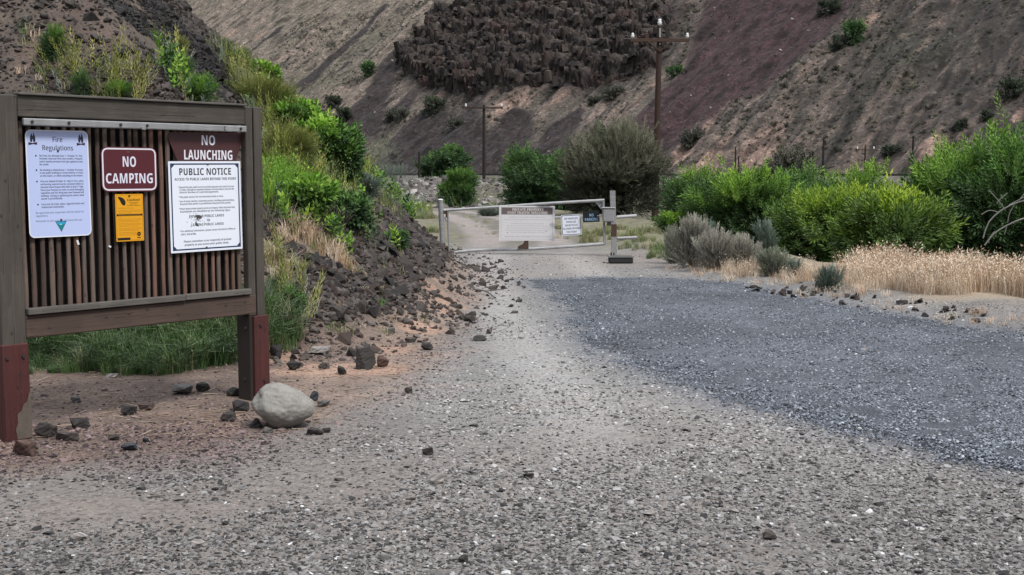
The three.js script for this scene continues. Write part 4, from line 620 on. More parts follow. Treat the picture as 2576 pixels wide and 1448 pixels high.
const p4 = pole(2073, 350, 226, 8.5, 'dark pole with a small box near its top before the canyon side', { r: 0.26 }); part('pole_box', new THREE.BoxGeometry(0.3, 0.9, 0.3).translate(0.35, 7.8, 0), M.poleDark, p4);
pole(2178, 366, 220, 8, 'brown pole with a small crossarm above the right hand bushes', { r: 0.2, mat: M.poleWood, arm: 3.2, armDrop: 0.8, ins: 2, armMat: M.poleWood });
pole(2299, 342, 214, 8.5, 'dark pole right of the small crossarm pole before the canyon side', { r: 0.26 });
pole(2546, 330, 200, 8, 'dark pole at the far right edge above the biggest bush', { r: 0.22 });
// ---------------------------------------------------------------- plants
function leafSpray(sd, n, len, ll, lw, spread = 0.9, upright = 0.5) { // a twig along +y with leaves along it
  seed = sd; const P = [], N = []; const quad = (b, dir, side, L, W) => { const m = b.clone().addScaledVector(dir, L * 0.45), t = b.clone().addScaledVector(dir, L), nrm = dir.clone().cross(side).normalize(); t.addScaledVector(nrm, -L * 0.15); const l = m.clone().addScaledVector(side, W / 2).addScaledVector(nrm, W * 0.15), r = m.clone().addScaledVector(side, -W / 2).addScaledVector(nrm, W * 0.15); for (const tri of [[b, r, t], [b, t, l]]) { const q = tri[1].clone().sub(tri[0]).cross(tri[2].clone().sub(tri[0])).normalize(); for (const v of tri) { P.push(v.x, v.y, v.z); N.push(q.x, q.y, q.z); } } };
  for (let i = 0; i < n; i++) { const y = len * (i + 0.5) / n, a = i * 2.4 + rr(-0.5, 0.5), el = lerp(upright, 1.2, i / n), out = V(Math.cos(a) * spread, el, Math.sin(a) * spread).normalize(), side = V(-Math.sin(a), rr(-0.3, 0.3), Math.cos(a)).normalize(), k = rr(0.75, 1.2); quad(V(Math.cos(a) * 0.02 * len, y, Math.sin(a) * 0.02 * len), out, side, ll * k, lw * k); }
  const g = new THREE.BufferGeometry(); g.setAttribute('position', new THREE.Float32BufferAttribute(P, 3)); g.setAttribute('normal', new THREE.Float32BufferAttribute(N, 3)); return g;
}
function tuft(sd, n, h, spread, w, bend, heads = false) { // a tuft of bent blades
  seed = sd; const P = [], N = []; const tri = (a, b, c) => { const q = b.clone().sub(a).cross(c.clone().sub(a)).normalize(); for (const v of [a, b, c]) { P.push(v.x, v.y, v.z); N.push(q.x, q.y, q.z); } };
  for (let i = 0; i < n; i++) {
    const a = rnd() * 6.28, r = spread * Math.sqrt(rnd()), b = V(Math.cos(a) * r, -0.01, Math.sin(a) * r), d = rnd() * 6.28, L = h * rr(0.55, 1.1), k = bend * rr(0.2, 1.3), s = V(-Math.sin(d), 0, Math.cos(d)).multiplyScalar(w / 2), o = V(Math.cos(d), 0, Math.sin(d));
    const m = b.clone().addScaledVector(o, L * k * 0.25).add(V(0, L * 0.55, 0)), t = b.clone().addScaledVector(o, L * k).add(V(0, L * (1 - 0.35 * k), 0));
    tri(b.clone().add(s), b.clone().sub(s), m.clone().addScaledVector(s, 0.8)); tri(b.clone().sub(s), m.clone().addScaledVector(s, -0.8), m.clone().addScaledVector(s, 0.8)); tri(m.clone().addScaledVector(s, 0.8), m.clone().addScaledVector(s, -0.8), t);
    if (heads && rnd() < 0.3) for (let j = 0; j < 3; j++) { const c = t.clone().add(V(rr(-1, 1) * 0.03, rr(-0.1, 0.06), rr(-1, 1) * 0.03)), q = V(rr(-1, 1), rr(0.4, 1.4), rr(-1, 1)).multiplyScalar(0.026), e = V(rr(-1, 1), 0, rr(-1, 1)).multiplyScalar(0.012); tri(c.clone().add(e), c.clone().sub(e), c.clone().add(q)); }
  }
  const g = new THREE.BufferGeometry(); g.setAttribute('position', new THREE.Float32BufferAttribute(P, 3)); g.setAttribute('normal', new THREE.Float32BufferAttribute(N, 3)); return g;
}
const leafMat = new THREE.MeshPhysicalMaterial({ color: 0xffffff, roughness: 0.75, transmission: 0.3, thickness: 0, side: THREE.DoubleSide });
const dryMat = new THREE.MeshStandardMaterial({ color: 0xffffff, roughness: 0.95, side: THREE.DoubleSide });
const SP = {
  willow: [1, 2, 3].map((k) => leafSpray(3000 + k, 22, 0.46, 0.1, 0.034, 0.95, 0.3)), broad: [1, 2].map((k) => leafSpray(3010 + k, 14, 0.3, 0.085, 0.055, 1, 0.3)),
  sage: [1, 2].map((k) => leafSpray(3020 + k, 26, 0.34, 0.05, 0.014, 0.5, 0.9)), far: [1, 2].map((k) => leafSpray(3030 + k, 16, 0.9, 0.34, 0.16, 0.9, 0.4)), fine: [1, 2].map((k) => leafSpray(3040 + k, 30, 0.6, 0.075, 0.016, 0.55, 0.8)),
};
const bark = std({ color: rgb(0.085, 0.07, 0.06), map: mottleTex }), paleBark = std({ color: rgb(0.26, 0.235, 0.22), map: mottleTex }), deadBark = std({ color: rgb(0.33, 0.33, 0.31), map: mottleTex });
function stems(n, h, w, r0, lean = 1) { const gs = []; for (let i = 0; i < n; i++) { const a = rnd() * 6.28, k = rr(0.15, 0.8) * lean, e = V(Math.cos(a) * w * 0.4 * k, h * rr(0.5, 0.85), Math.sin(a) * w * 0.4 * k), b = V(Math.cos(a) * w * 0.04, -0.15, Math.sin(a) * w * 0.04), m = b.clone().lerp(e, 0.5).add(V(rr(-1, 1) * w * 0.04, h * 0.06, rr(-1, 1) * w * 0.04)); const g = new THREE.TubeGeometry(new THREE.CatmullRomCurve3([b, m, e]), 8, r0, 5), p = g.attributes.position; const r = r0; const curve = new THREE.CatmullRomCurve3([b, m, e]); for (let q = 0; q < p.count; q++) { const t = clamp(Math.floor(q / 6) / 8), c = curve.getPoint(t); const f = 1 - 0.75 * t; p.setXYZ(q, c.x + (p.getX(q) - c.x) * f, c.y + (p.getY(q) - c.y) * f, c.z + (p.getZ(q) - c.z) * f); } gs.push(g); } return gs; }
// a shrub or small tree: sprays of leaves through a lumpy crown on several stems. colours: dark, middle, young
function shrub(name, label, category, pos, w, h, o) {
  const slen = { willow: 0.6, broad: 0.36, sage: 0.38, far: 1.2, fine: 0.66 }[o.kind], sc = Math.min(o.scale ?? 1, 0.42 * Math.max(w, h) / slen);
  const g = thing(name, label, category, pos, 0, o.group), d = (o.depth ?? 0.85) * w, lobes = [], nl = o.lobes ?? 16, ks = SP[o.kind];
  for (let i = 0; i < nl; i++) { const a = i * 2.4 + rr(-0.5, 0.5), e = Math.asin(clamp(rr(-0.35, 1))), q = rr(0.45, 0.85), c = V(Math.cos(a) * Math.cos(e) * w / 2 * q, h * 0.5 + Math.sin(e) * h * 0.46 * q, Math.sin(a) * Math.cos(e) * d / 2 * q); lobes.push([c, w * rr(0.11, 0.24), h * rr(0.1, 0.24) * (o.tall ?? 1), rnd()]); }
  for (let i = 0; i < nl / 6; i++) lobes.push([V(0, h * 0.45, 0), w * 0.32, h * 0.36, 0.3], [V(rr(-0.2, 0.2) * w, h * 0.16, rr(-0.2, 0.2) * d), w * 0.26, h * 0.17, 0.15], [V(w * 0.12, h * 0.24, 0), w * 0.34, h * 0.24, 0.2], [V(-w * 0.14, h * 0.22, 0), w * 0.32, h * 0.22, 0.4]);
  const lists = ks.map(() => []), tmp = new THREE.Quaternion(), up = V(0, 1, 0);
  for (let i = 0; i < o.n; i++) {
    const [c, lw, lh, shade] = lobes[Math.floor(rnd() * lobes.length)], dir = V(rr(-1, 1), rr(-0.75, 1), rr(-1, 1)).normalize(), rad = 0.55 + 0.45 * Math.sqrt(rnd()), p = V(c.x + dir.x * lw * rad, c.y + dir.y * lh * rad, c.z + dir.z * lw * rad * (o.depth ?? 0.85)); if (p.y < 0.02 * h) continue;
    if (rnd() < 0.05) { p.multiplyScalar(rr(1.05, 1.18)); }
    const out = V(p.x / w, (p.y - h * 0.35) / h, p.z / d).normalize().multiplyScalar(0.8).addScaledVector(dir, 0.5).addScaledVector(up, o.up ?? 0.4).add(V(rr(-0.6, 0.6), rr(-0.6, 0.6), rr(-0.6, 0.6))).normalize(), s = sc * rr(0.6, 1.3);
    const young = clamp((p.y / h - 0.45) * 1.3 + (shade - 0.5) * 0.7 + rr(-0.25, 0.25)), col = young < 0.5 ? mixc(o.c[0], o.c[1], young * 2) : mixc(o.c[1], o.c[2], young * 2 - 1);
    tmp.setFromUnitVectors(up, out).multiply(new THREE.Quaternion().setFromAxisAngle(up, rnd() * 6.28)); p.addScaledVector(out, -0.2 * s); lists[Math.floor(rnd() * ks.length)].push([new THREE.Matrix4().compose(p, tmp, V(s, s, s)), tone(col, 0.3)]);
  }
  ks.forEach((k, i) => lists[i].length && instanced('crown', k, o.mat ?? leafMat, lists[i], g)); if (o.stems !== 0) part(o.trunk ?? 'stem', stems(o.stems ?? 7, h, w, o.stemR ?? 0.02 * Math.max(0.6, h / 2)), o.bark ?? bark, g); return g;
}
const placeTop = (px, top, D, drop = 0) => { const p = at(px, top, D), y = height(p.x, D) - drop; return [V(p.x, y, p.z), p.y - y]; };
const C = {
  willow: [[0.035, 0.095, 0.014], [0.11, 0.25, 0.02], [0.27, 0.44, 0.035]], yellowWillow: [[0.06, 0.13, 0.01], [0.18, 0.31, 0.015], [0.36, 0.48, 0.03]], darkWillow: [[0.03, 0.09, 0.012], [0.085, 0.21, 0.018], [0.19, 0.35, 0.03]],
  olive: [[0.045, 0.048, 0.032], [0.105, 0.108, 0.072], [0.22, 0.22, 0.155]], green: [[0.03, 0.09, 0.018], [0.075, 0.18, 0.03], [0.16, 0.29, 0.05]], bright: [[0.06, 0.15, 0.01], [0.17, 0.36, 0.02], [0.33, 0.52, 0.05]],
  yellow: [[0.14, 0.17, 0.03], [0.27, 0.3, 0.06], [0.4, 0.4, 0.11]], sage: [[0.17, 0.19, 0.14], [0.29, 0.32, 0.24], [0.42, 0.45, 0.35]], blueSage: [[0.11, 0.15, 0.12], [0.2, 0.255, 0.21], [0.31, 0.37, 0.315]], twig: [[0.24, 0.23, 0.195], [0.4, 0.385, 0.335], [0.54, 0.53, 0.46]], hill: [[0.03, 0.045, 0.025], [0.05, 0.075, 0.035], [0.085, 0.11, 0.055]], greyHill: [[0.08, 0.085, 0.065], [0.12, 0.125, 0.095], [0.16, 0.165, 0.125]],
};
const G = 'willow bushes in the hollow right of the road';
seed = 3100;
// right of the road
for (const [px, top, D, wpx, col, n, label, o] of [
  [1752, 428, 37, 150, 'willow', 1500, 'upright green willow bush just right of the tallest utility pole', {}],
  [1900, 452, 29, 290, 'willow', 2800, 'broad dark based willow bush with lime green top, right of the tall pole', {}],
  [2095, 492, 25, 250, 'yellowWillow', 2300, 'yellow green willow bush in the middle of the right hand thicket', {}],
  [2245, 506, 20.5, 230, 'yellowWillow', 2300, 'brightest yellow green willow bush behind the tall dry grass', { lobes: 12 }],
  [2420, 405, 23.5, 280, 'darkWillow', 2900, 'large dark green willow bush behind the dead grey branches', {}],
  [2580, 352, 23, 330, 'darkWillow', 3000, 'tallest dark green willow bush at the right edge of the view', {}],
  [2150, 436, 44, 170, 'willow', 1300, 'rounded light green willow bush standing behind the thicket', {}],
  [2022, 440, 46, 100, 'green', 900, 'small round green bush behind the thicket, left of the light green one', {}],
  [1866, 436, 62, 60, 'olive', 500, 'small grey green bush behind the broad willow below two thin poles', {}],
  [2330, 440, 31, 150, 'willow', 1200, 'green willow bush between the light green one and the large dark one', {}],
  [1715, 545, 30, 90, 'bright', 700, 'low lime green bush below the upright willow beside the tall pole', {}],
]) { const [p, h] = placeTop(px, top, D); shrub('willow_bush', label, 'bush', p, wpx * D / FOCAL * 1.25, h * 1.03, { kind: 'willow', n, c: C[col], scale: D > 40 ? 1.35 : 1, ...o }); }
{ const [p, h] = placeTop(1992, 375, 100); shrub('grey_shrub', 'tall dull olive shrub before the canyon foot, left of the boxed pole', 'shrub', p, 5.2, h, { kind: 'far', n: 500, c: C.olive, scale: 0.8 }); }
// in the middle
{
  let [p, h] = placeTop(1545, 318, 42); shrub('tall_shrub', 'very large dark olive grey shrub standing behind the latch post', 'shrub', p, 4.0, h, { kind: 'willow', n: 5600, c: C.olive, lobes: 30, up: 0.6, scale: 0.75, stems: 12, tall: 1.1, mat: dryMat });
  [p, h] = placeTop(1355, 372, 52); shrub('green_shrub', 'large mid green shrub behind the gate, left of the dark olive one', 'shrub', p, 3.0, h, { kind: 'willow', n: 1700, c: C.green, scale: 1.5 });
  [p, h] = placeTop(1440, 385, 50); shrub('green_shrub', 'green shrub squeezed between the mid green and the dark olive shrubs', 'shrub', p, 1.9, h, { kind: 'willow', n: 900, c: C.green, scale: 1.4 });
  [p, h] = placeTop(1152, 436, 62); shrub('round_bush', 'compact dome shaped dark green bush left of the gate', 'bush', p, 1.75, h, { kind: 'willow', n: 1500, c: C.darkWillow, scale: 1.1, lobes: 5 });
  [p, h] = placeTop(1520, 293, 70); shrub('small_tree', 'small bright green tree rising behind the dark olive shrub', 'tree', p, 1.9, h, { kind: 'willow', n: 1000, c: C.green, scale: 1.5, trunk: 'trunk' });
  [p, h] = placeTop(1230, 521, 44); shrub('sage_bush', 'low grey green sage bush beside the track beyond the gate', 'bush', p, 0.8, h, { kind: 'sage', n: 420, c: C.blueSage, stems: 3, scale: 1.2 });
  for (const [px, top, w, l] of [[1132, 376, 85, 'dark green shrub on the scree foot above the dome shaped bush'], [1095, 398, 75, 'green shrub beside the railway bank, left of the dark one above it'], [1140, 412, 60, 'low green shrub right at the railway bank above the dome shaped bush']]) { const D = 285, q = at(px, top + 34, D); shrub('rail_shrub', l, 'shrub', V(q.x, q.y - 1, q.z), w * D / FOCAL, 42 * D / FOCAL, { kind: 'far', n: 300, c: C.green, scale: 2.0, stems: 0 }); }
}
// on the canyon side: single shrubs
for (const [px, py, w, h, col, l] of [
  [928, 197, 40, 34, 'green', 'green shrub on the left part of the canyon side beside a scree tongue'], [1088, 286, 60, 44, 'hill', 'dark shrub below the left end of the basalt outcrop'], [868, 312, 44, 34, 'hill', 'dark shrub at the lower left of the canyon side by the near slope'], [838, 275, 34, 36, 'hill', 'olive shrub left of the broad scree strip on the canyon side'],
  [2143, 108, 50, 58, 'green', 'largest dark green shrub high on the right canyon side'], [2112, 128, 46, 34, 'hill', 'dark shrub touching the lower left of the largest high shrub'], [2082, 34, 48, 36, 'hill', 'dark green shrub at the top edge of the canyon side on purple scree'], [1698, 194, 38, 28, 'green', 'dark green shrub right of the tallest pole on the scree edge'],
  [1737, 372, 50, 56, 'greyHill', 'grey green shrub low on the canyon side right of the tallest pole'], [2545, 255, 60, 54, 'hill', 'dark shrub near the right edge of the canyon side'], [985, 290, 44, 30, 'greyHill', 'grey shrub on the pale patch left of the dark shrub below the outcrop'], [1010, 300, 40, 26, 'greyHill', 'low grey shrub just below another on the pale patch'],
  [1535, 232, 50, 26, 'greyHill', 'grey green shrub under the right end of the outcrop'], [1490, 240, 40, 20, 'greyHill', 'small grey green shrub under the middle of the outcrop'], [1150, 335, 40, 28, 'greyHill', 'grey shrub on the pale rib between dark scree below the outcrop'], [2420, 330, 34, 26, 'hill', 'dark shrub on the lower right canyon side'], [2240, 385, 46, 26, 'hill', 'dark shrub just above the right hand poles'], [2480, 300, 36, 26, 'hill', 'dark shrub right of the middle of the right canyon side'],
]) { const [s, t] = hillST(px, py), p = hillAt(s, t, hillRelief(s, t) - 0.4), k = -p.z / FOCAL; shrub('hillside_shrub', l, 'shrub', p, w * k * 0.9, h * k, { kind: 'far', n: 150, c: C[col], scale: 2.0, stems: 0, lobes: 6 }); }
{ // sagebrush too small to count
  seed = 3300; const list = SP.far.map(() => []), clump = SP.far.map((g, k) => { const gs = []; for (let i = 0; i < 6; i++) gs.push(g.clone().applyMatrix4(mat4(V(rr(-0.25, 0.25), 0, rr(-0.25, 0.25)), V(1, 1, 1).multiplyScalar(rr(0.6, 1)), rr(-0.7, 0.7), rnd() * 6, rr(-0.7, 0.7)))); return mergeGeometries(gs); });
  for (let i = 0; i < 30000; i++) { const s = rr(-230, 190), t = rr(0, 120), [a, b] = screeCover(s, t, 0); if (Math.max(a, b) > 0.3 && rnd() > 0.04) continue; if (polySD(CLIFF, s, t) > -1 && rnd() > 0.1) continue; const n = fbm(s * 0.05, t * 0.05, 3) + 0.6 * fbm(s * 0.3, t * 0.06, 2); if (rnd() > 0.5 + n * 1.9) continue; const k = 0.35 + 0.75 * rnd() ** 2.5 + (rnd() > 0.96 ? 0.9 : 0); pick(list).push([mat4(hillAt(s, t, hillRelief(s, t) - 0.1), V(k, k * 0.8, k), 0, rnd() * 6, 0), tone(pick([[0.10, 0.105, 0.075], [0.145, 0.145, 0.105], [0.06, 0.062, 0.045], [0.04, 0.048, 0.03], [0.05, 0.052, 0.04], [0.13, 0.125, 0.095]]), 0.25)]); }
  const g = new THREE.Group(); g.name = 'sagebrush'; scene.add(g); tag(g, 'small sagebrush dotted over the dry canyon side', null, null, 'stuff'); clump.forEach((c, k) => instanced('sagebrush_clumps', c, dryMat, list[k], g));
  // boulders strewn on the scree
  const rk = [0, 1, 2].map((k) => rockGeo(3350 + k, 1, 0.7, 0.8, 12, 0.6)), rl = rk.map(() => []); seed = 3360;
  for (let i = 0; i < 16000; i++) { const s = rr(-230, 190), t = rr(-2, 110), [a, b] = screeCover(s, t, 0.1), low = smooth(18, 4, t); if (rnd() > 0.3 * a + 0.22 * b + low * 0.25 + 0.12) continue; const k = 0.12 + 0.5 * rnd() ** 4; pick(rl).push([mat4(hillAt(s, t, hillRelief(s, t)), V(k, k, k), rnd(), rnd() * 6, rnd()), tone(rnd() < 0.1 ? [0.34, 0.29, 0.27] : pick([[0.09, 0.075, 0.072], [0.06, 0.05, 0.05], [0.13, 0.11, 0.10]]), 0.25)]); }
  const q = new THREE.Group(); q.name = 'scree_stones'; scene.add(q); tag(q, 'stones strewn over the dark scree of the canyon side', null, null, 'stuff'); rk.forEach((c, k) => instanced('scree_stones', c, std({ color: 0xffffff }), rl[k], q));
}
// on the near slope: [base x, base y, width, height, look]
seed = 3400;
for (const [px, py, w, h, kind, col, n, label, o] of [
  [742, 352, 120, 95, 'broad', 'bright', 900, 'glossy bright green leafy shrub highest on the near slope right of the signboard'], [800, 420, 130, 110, 'broad', 'bright', 1000, 'glossy green leafy shrub on the near slope below the highest leafy one'], [852, 462, 110, 130, 'broad', 'darkWillow', 1000, 'dark hollowed leafy shrub on the near slope beside pale sage'],
  [660, 282, 120, 70, 'fine', 'yellow', 420, 'yellow flowering shrub right behind the top corner of the signboard'], [740, 292, 110, 70, 'fine', 'yellow', 420, 'yellow flowering shrub above the glossy leafy shrub'], [728, 425, 120, 90, 'fine', 'yellow', 500, 'yellowish shrub beside the right post of the signboard at half height'], [655, 235, 100, 66, 'broad', 'bright', 420, 'lime green shrub on the crest of the near slope above the signboard corner'],
  [750, 250, 100, 80, 'sage', 'sage', 600, 'pale grey green sage on the crest right of the lime green shrub'], [800, 300, 60, 90, 'fine', 'green', 260, 'olive green shrub on the crest between pale sages'], [872, 372, 80, 120, 'sage', 'sage', 700, 'upright pale sage on the crest beside the dark leafy shrub'], [935, 444, 140, 125, 'sage', 'sage', 1100, 'broad pale sage on the crest halfway down to the gate'], [985, 496, 110, 95, 'sage', 'blueSage', 800, 'blue grey sage on the crest above the rubble near the gate'], [905, 500, 90, 60, 'sage', 'blueSage', 420, 'low grey sage between the dark leafy shrub and the rubble'],
  [875, 565, 120, 70, 'broad', 'green', 420, 'small leafy green plant in the middle of the rubble slope'], [760, 532, 150, 80, 'broad', 'bright', 380, 'low bright leafy plant behind the long lime green grass'], [995, 626, 66, 44, 'broad', 'green', 160, 'small green plant among the rubble left of the gate post'], [730, 790, 80, 60, 'broad', 'green', 240, 'green leafy plant low beside the right post of the signboard'],
  [136, 152, 44, 74, 'fine', 'darkWillow', 420, 'dark green upright bush on the slope above the left of the signboard'], [446, 205, 70, 60, 'fine', 'green', 360, 'green bush at the edge of the black rubble above the signboard'], [456, 138, 30, 46, 'fine', 'yellow', 120, 'thin yellow green plant on the black rubble above the signboard'], [300, 246, 60, 34, 'fine', 'bright', 200, 'green plant just above the middle of the top beam'], [488, 250, 100, 42, 'fine', 'bright', 330, 'spreading green plants above the right half of the top beam'], [205, 245, 40, 62, 'fine', 'green', 180, 'green plant above the fire regulations sign'], [600, 190, 70, 60, 'fine', 'green', 260, 'green plant on the ridge right of the black rubble'], [565, 140, 40, 40, 'fine', 'green', 120, 'small green plant high on the black rubble ridge'],
]) { const p = hit(px, py), k = -p.z / FOCAL; shrub('slope_shrub', label, 'shrub', p, w * k, h * k * 1.05, { kind, n: Math.round(n * 2.2), c: C[col], scale: kind === 'broad' ? 0.75 : 0.62, mat: kind === 'sage' ? dryMat : leafMat, stems: 5, stemR: 0.012 }); }
{ // bare twiggy shrubs
  const bare = (px, py, w, h, n, label, mat) => { const p = hit(px, py), k = -p.z / FOCAL, g = thing('bare_shrub', label, 'shrub', p); const gs = []; for (let i = 0; i < n; i++) { const a = rnd() * 6.28, b = V(rr(-0.06, 0.06) * w * k, -0.03, rr(-0.06, 0.06) * w * k), e = V(Math.cos(a) * w * k * rr(0.1, 0.55), h * k * rr(0.5, 1), Math.sin(a) * w * k * rr(0.1, 0.45)), m = b.clone().lerp(e, 0.5).add(V(0, h * k * 0.1, 0)); gs.push(new THREE.TubeGeometry(new THREE.CatmullRomCurve3([b, m, e]), 5, rr(0.004, 0.009), 4)); for (let j = 0; j < 6; j++) { const q = m.clone().lerp(e, rnd()), f = q.clone().add(V(rr(-1, 1), rr(0.2, 1.2), rr(-1, 1)).multiplyScalar(h * k * 0.16)); gs.push(tube(q, f, 0.003, 3)); } } part('branches', gs, mat, g); return g; };
  bare(850, 590, 80, 72, 34, 'bare dark twiggy shrub on the rubble left of the gate', bark);
}
// sage and dry shrubs along the right verge
seed = 3500;
for (const [px, py, w, h, D, kind, col, n, label] of [
  [1742, 672, 110, 122, 19.5, 'sage', 'twig', 900, 'tall dry grey brown twiggy shrub at the left end of the right verge'], [1806, 680, 110, 96, 18.8, 'sage', 'twig', 650, 'reddish grey dry shrub right of the tallest twiggy one'], [1772, 640, 60, 86, 20, 'sage', 'blueSage', 300, 'blue green sage rising behind the dry twiggy shrubs'],
  [1700, 664, 70, 84, 20, 'sage', 'sage', 420, 'pale grey green sage at the far left of the right verge'], [1868, 676, 80, 80, 18, 'sage', 'twig', 520, 'dry grey shrub just left of the upright blue green sage'],
  [1925, 664, 50, 98, 17.3, 'sage', 'blueSage', 420, 'upright blue green sage on the verge, tallest of the sages'], [1945, 695, 80, 70, 16.6, 'sage', 'sage', 480, 'pale grey sage in front of the upright blue green one'], [1998, 698, 52, 46, 16, 'sage', 'blueSage', 280, 'small blue green sage between two tufts of dry grass'], [2086, 730, 72, 64, 14.6, 'sage', 'blueSage', 420, 'dull green sage at the road edge before the tall dry grass'],
]) { const p = hit(px, py), k = -p.z / FOCAL; shrub('sagebrush_shrub', label, 'shrub', p, w * k, h * k * 1.05, { kind, n, c: C[col], scale: 0.7, mat: dryMat, up: 1.3, stems: col === 'twig' ? 16 : 5, stemR: 0.012, bark: col === 'twig' ? bark : paleBark, depth: 0.7 }); }
{ // dead branches before the big willows
  const D = 19, o = at(2560, 640, D), g = thing('dead_branches', 'bare pale grey dead branches sticking out of the big willow at the right', 'dead branch', o), gs = [], P = (x, y, z = 0) => at(x, y, D + z).sub(o);
  for (const l of [[[2640, 500, 0.5], [2560, 510], [2520, 530], [2488, 560], [2474, 600]], [[2640, 540, 0.4], [2570, 552], [2530, 570], [2500, 590], [2478, 618]], [[2530, 528], [2508, 500], [2488, 478]], [[2508, 512], [2524, 495], [2536, 486]], [[2555, 511], [2540, 540], [2536, 560]], [[2535, 566], [2528, 590]], [[2640, 470, 0.3], [2590, 490], [2540, 516]], [[2515, 535], [2490, 530], [2470, 540]], [[2560, 512], [2576, 490], [2590, 470]], [[2504, 582], [2490, 600], [2488, 612]]]) gs.push(new THREE.TubeGeometry(new THREE.CatmullRomCurve3(l.map(([x, y, z]) => P(x, y, z ?? 0))), 12, l.length > 3 ? 0.012 : 0.007, 5));
  part('branch', gs, deadBark, g);
}
// ---------------------------------------------------------------- grass
function grass(name, label, tufts, list, mat = dryMat) { const g = new THREE.Group(); g.name = numbered(name); scene.add(g); tag(g, label, null, null, 'stuff'); const ls = tufts.map(() => []); for (const e of list) ls[Math.floor(rnd() * tufts.length)].push(e); tufts.forEach((t, k) => ls[k].length && instanced('grass_tufts', t, mat, ls[k], g)); return g; }
function field(patches, perM2, scale, colors, flat = 1) { const out = []; for (const [px, py, rp, k = 1] of patches) { const c = hit(px, py), r = rp * -c.z / FOCAL, n = Math.round(perM2 * r * r * 3.14 * k); for (let i = 0; i < n; i++) { const a = rnd() * 6.28, q = r * Math.sqrt(rnd()), x = c.x + Math.cos(a) * q, d = -c.z + Math.sin(a) * q * flat; const f = rr(0.65, 1.15) * scale * (1 - 0.35 * (q / r) ** 2); out.push([mat4(V(x, height(x, d) - 0.01, -d), V(f, f, f), rr(-0.12, 0.12), rnd() * 6.28, rr(-0.12, 0.12)), tone(pick(colors), 0.2)]); } } return out; }
const tall = [0, 1, 2].map((k) => tuft(3600 + k, 30, 0.46, 0.15, 0.006, 0.4, true)), mid = [0, 1, 2].map((k) => tuft(3610 + k, 34, 0.34, 0.07, 0.007, 0.75)), low = [0, 1].map((k) => tuft(3620 + k, 22, 0.16, 0.08, 0.006, 0.9));
const STRAW = [[0.58, 0.45, 0.335], [0.66, 0.55, 0.43], [0.5, 0.355, 0.24], [0.7, 0.61, 0.5]], GREEN = [[0.05, 0.12, 0.025], [0.075, 0.17, 0.035], [0.035, 0.085, 0.02], [0.11, 0.19, 0.05]], LIME = [[0.17, 0.36, 0.02], [0.26, 0.46, 0.04], [0.11, 0.25, 0.015]], PALE = [[0.27, 0.27, 0.15], [0.35, 0.33, 0.2], [0.21, 0.24, 0.11]];
seed = 3700;
{ // tall dry grass: along the right verge, 0.7 to 3 m beyond the road edge
  const list = []; for (let i = 0; i < 8500; i++) { const D = rr(9.2, 18), e = rr(0.9, 4.8), x = edgeX(D) + e, n = fbm(x * 0.7, D * 0.7, 3); if (x < 0.285 * D + n * 0.6 || fbm(x * 1.4, D * 1.4, 2, 2.9) < -0.16) continue; if (e < 1.2 + n * 3.4 + 0.5 * noise(x * 3, D * 3)) continue; const f = rr(0.4, 1.12) * (1 + 0.6 * fbm(x * 1.6, D * 1.6, 2, 7.7)) * (0.75 + 0.25 * smooth(0.9, 2.4, e)); list.push([mat4(V(x, height(x, D) - 0.02, -D), V(f, f, f), rr(-0.12, 0.12), rnd() * 6.28, rr(-0.12, 0.12)), tone(pick(STRAW), 0.2)]); }
  grass('dry_grass', 'tall straw coloured dry grass along the far side of the road', tall, list);
  grass('dry_grass', 'tufts of dry straw grass between the sages of the right verge', tall, field([[1880, 696, 34], [1850, 680, 26], [2024, 708, 26], [2052, 700, 22], [2130, 716, 34], [2160, 722, 28], [1965, 704, 24], [2180, 735, 30], [1900, 690, 40], [1830, 690, 34], [1780, 680, 34], [2090, 712, 40], [2020, 690, 36], [2140, 700, 40], [1990, 715, 24]], 75, 0.66, STRAW));
  grass('short_dry_grass', 'short pale dry tufts on the dusty edge of the road', low, field([[2250, 770, 90, 0.5], [2450, 800, 110, 0.5], [2050, 740, 80, 0.8], [1850, 705, 60, 0.8], [2520, 812, 70, 0.8], [1780, 690, 70], [1950, 715, 70], [2120, 735, 70], [1720, 675, 60], [2000, 700, 60], [2180, 745, 60]], 22, 1, STRAW));
}
grass('pale_grass', 'pale green grass mound beside the track right of the latch post', mid, field([[1640, 628, 50], [1610, 610, 42], [1670, 648, 44], [1590, 626, 36], [1700, 660, 36], [1560, 600, 40], [1500, 592, 45, 2], [1445, 590, 35, 2], [1620, 585, 50], [1480, 610, 30, 2], [1430, 575, 40, 1.5], [1540, 580, 40, 1.5], [1590, 600, 50]], 46, 0.85, [...PALE, [0.14, 0.2, 0.07]]));
grass('track_grass', 'thin weeds between the ruts of the track beyond the gate', low, field([[1185, 572, 30], [1215, 560, 25], [1230, 590, 30], [1180, 548, 20], [1160, 600, 20], [1400, 560, 50], [1330, 540, 40], [1290, 548, 30], [1150, 540, 18], [1420, 600, 40]], 9, 1.3, [...PALE, [0.13, 0.16, 0.07]]));
grass('green_grass', 'fresh green tuft on the pale mound right of the latch post', mid, field([[1652, 640, 20], [1645, 652, 16], [1690, 655, 14]], 70, 0.95, GREEN), leafMat);
